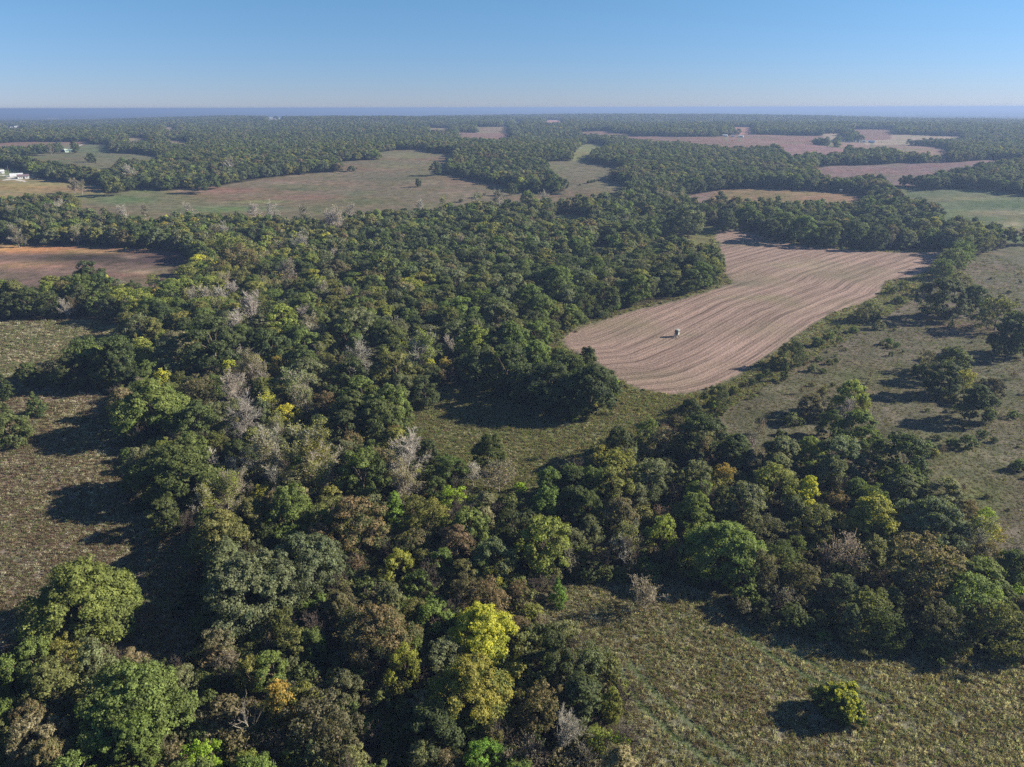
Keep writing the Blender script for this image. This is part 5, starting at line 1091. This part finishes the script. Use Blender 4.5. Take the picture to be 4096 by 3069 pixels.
for sx in (-1.12, 1.12):
    v, f = prisms([((sx - .11, 0, .38), .38, (sx + .11, 0, .38), .38)], 18); n = len(v) // 2; f = [tuple(q) for q in f] + [tuple(range(17, -1, -1)), tuple(range(18, 36))]
    wh = put('wheel', mesh_from('wheel', v, f, M_RUB), bl); v, f = prisms([((sx - .13, 0, .38), .17, (sx + .13, 0, .38), .17)], 12); put('rim', mesh_from('rim', v, [tuple(q) for q in f] + [tuple(range(11, -1, -1)), tuple(range(12, 24))], M_GREY), wh)
v, f = [], []; boxpart('ladder', bl, M_WOOD, *[(.25, .77, -1.2 - .12 * k, -1.12 - .12 * k, 1.12 - .3 * k, 1.17 - .3 * k) for k in range(4)], (.21, .26, -1.62, -1.1, .0, 1.2), (.76, .81, -1.62, -1.1, .0, 1.2))
g = G(400); sg = []
for k in range(90):
    a = g.uniform(0, 6.28); rr2 = 1.5 * math.sqrt(g.random()); p0 = np.array([rr2 * math.cos(a), rr2 * math.sin(a), 0]); d = g.normal(size=3) * .5 + [0, 0, .5]; sg.append((p0, .035, p0 + d * g.uniform(.5, 1.3), .015))
v, f = prisms(sg, 4); bp = put('brush_pile', mesh_from('brush_pile', v, f, M_BARK), None, (bx_ - 1.2, by_ - 2.6, bz_)); bp['kind'] = 'stuff'; bp['label'] = 'heap of cut stalks and sticks at the foot of the blind'; bp['category'] = 'brush'; bp['bark'] = (.38, .32, .26)

# small raised feeder box by the standing corn, and a pale blind on the far green hill
for (px, py, label, m) in ((3361, 776, 'grey raised box blind on four legs by the standing corn', M_GREY), (2368, 604, 'small white box blind on the green hill beyond the wood', M_WHITE)):
    x, y = hit(px, py); r = put('hunting_blind', None, None, (float(x[0]), float(y[0]), float(ground(x, y)[0])), label=label, category='hunting blind')
    boxpart('cabin', r, m, (-1.1, 1.1, -1, 1, 2.4, 4.2)); boxpart('window', r, M_DARK, (-.8, .8, -1.04, -.98, 3.3, 3.8)); boxpart('roof', r, M_GREY, (-1.3, 1.3, -1.2, 1.2, 4.2, 4.35))
    for sx in (-1, 1):
        for sy in (-.9, .9): boxpart('leg', r, M_WOOD, (sx - .07, sx + .07, sy - .07, sy + .07, -.2, 2.4))

# pond
a = np.array([(2190, 777), (2200, 773.5), (2222, 772.5), (2240, 774.5), (2248, 778), (2232, 780.5), (2208, 781)]); x, y = hit(a[:, 0], a[:, 1]); zz = float(ground(x, y).max()) + .15
q = Nd('pond_water'); b = q.n('ShaderNodeBsdfPrincipled', {'Base Color': (.03, .035, .03, 1), 'Roughness': .08}); q.t.links.new(b.outputs[0], q.out.inputs[0])
vv = [(float(i), float(j), zz) for i, j in zip(x, y)] + [(float(i), float(j), zz - 2.5) for i, j in zip(x, y)]; n = len(a)
po = put('pond_water', mesh_from('pond_water', vv, [tuple(range(n))] + [(i, (i + 1) % n, n + (i + 1) % n, n + i) for i in range(n)], q.m)); po['kind'] = 'structure'

# the lone cedar with a yellow vine over its top, in the front meadow
x, y = hit(3352, 2818, 2.2); cx_, cy_ = float(x[0]), float(y[0]); cz_ = float(ground(cx_, cy_)); dep = float(project((cx_, cy_, cz_ + 2.5))[2]); cw = 168 * dep / FPX
g = G(500); r = put('cedar_tree', None, None, (cx_, cy_, cz_), label='round dark cedar with a bright yellow vine over its top, alone in the front meadow', category='conifer')
P_, N_, Z2, C_, h_, LB = crown_points(g, cw, cw * .72, .1, 26, 26, 34, .24, .17, ragged=.22)
put('trunk', trunk_mesh('cedar_trunk', g, cw, cw * .64, .3, LB, .2), r, bark=BARKS['brown'])
put('crown', leaves_mesh('cedar_crown', P_, N_, Z2, C_, h_, g), r, tint=(.05, .08, .022), tint2=(.085, .125, .03))
sel = (P_[:, 2] > cw * .30) & (P_[:, 0] * .5 + P_[:, 2] * 1.5 > cw * .58 + g.normal(size=len(P_)) * .4) & (C_ > .55)
put('vine', leaves_mesh('vine_leaves', P_[sel] * 1.07 + [0, 0, .12], N_[sel] + g.normal(size=(sel.sum(), 3)) * .4, Z2[sel] * 1.35, C_[sel], h_[sel], g), r, label='bright yellow-green vine', tint=(.20, .27, .03), tint2=(.33, .33, .04))
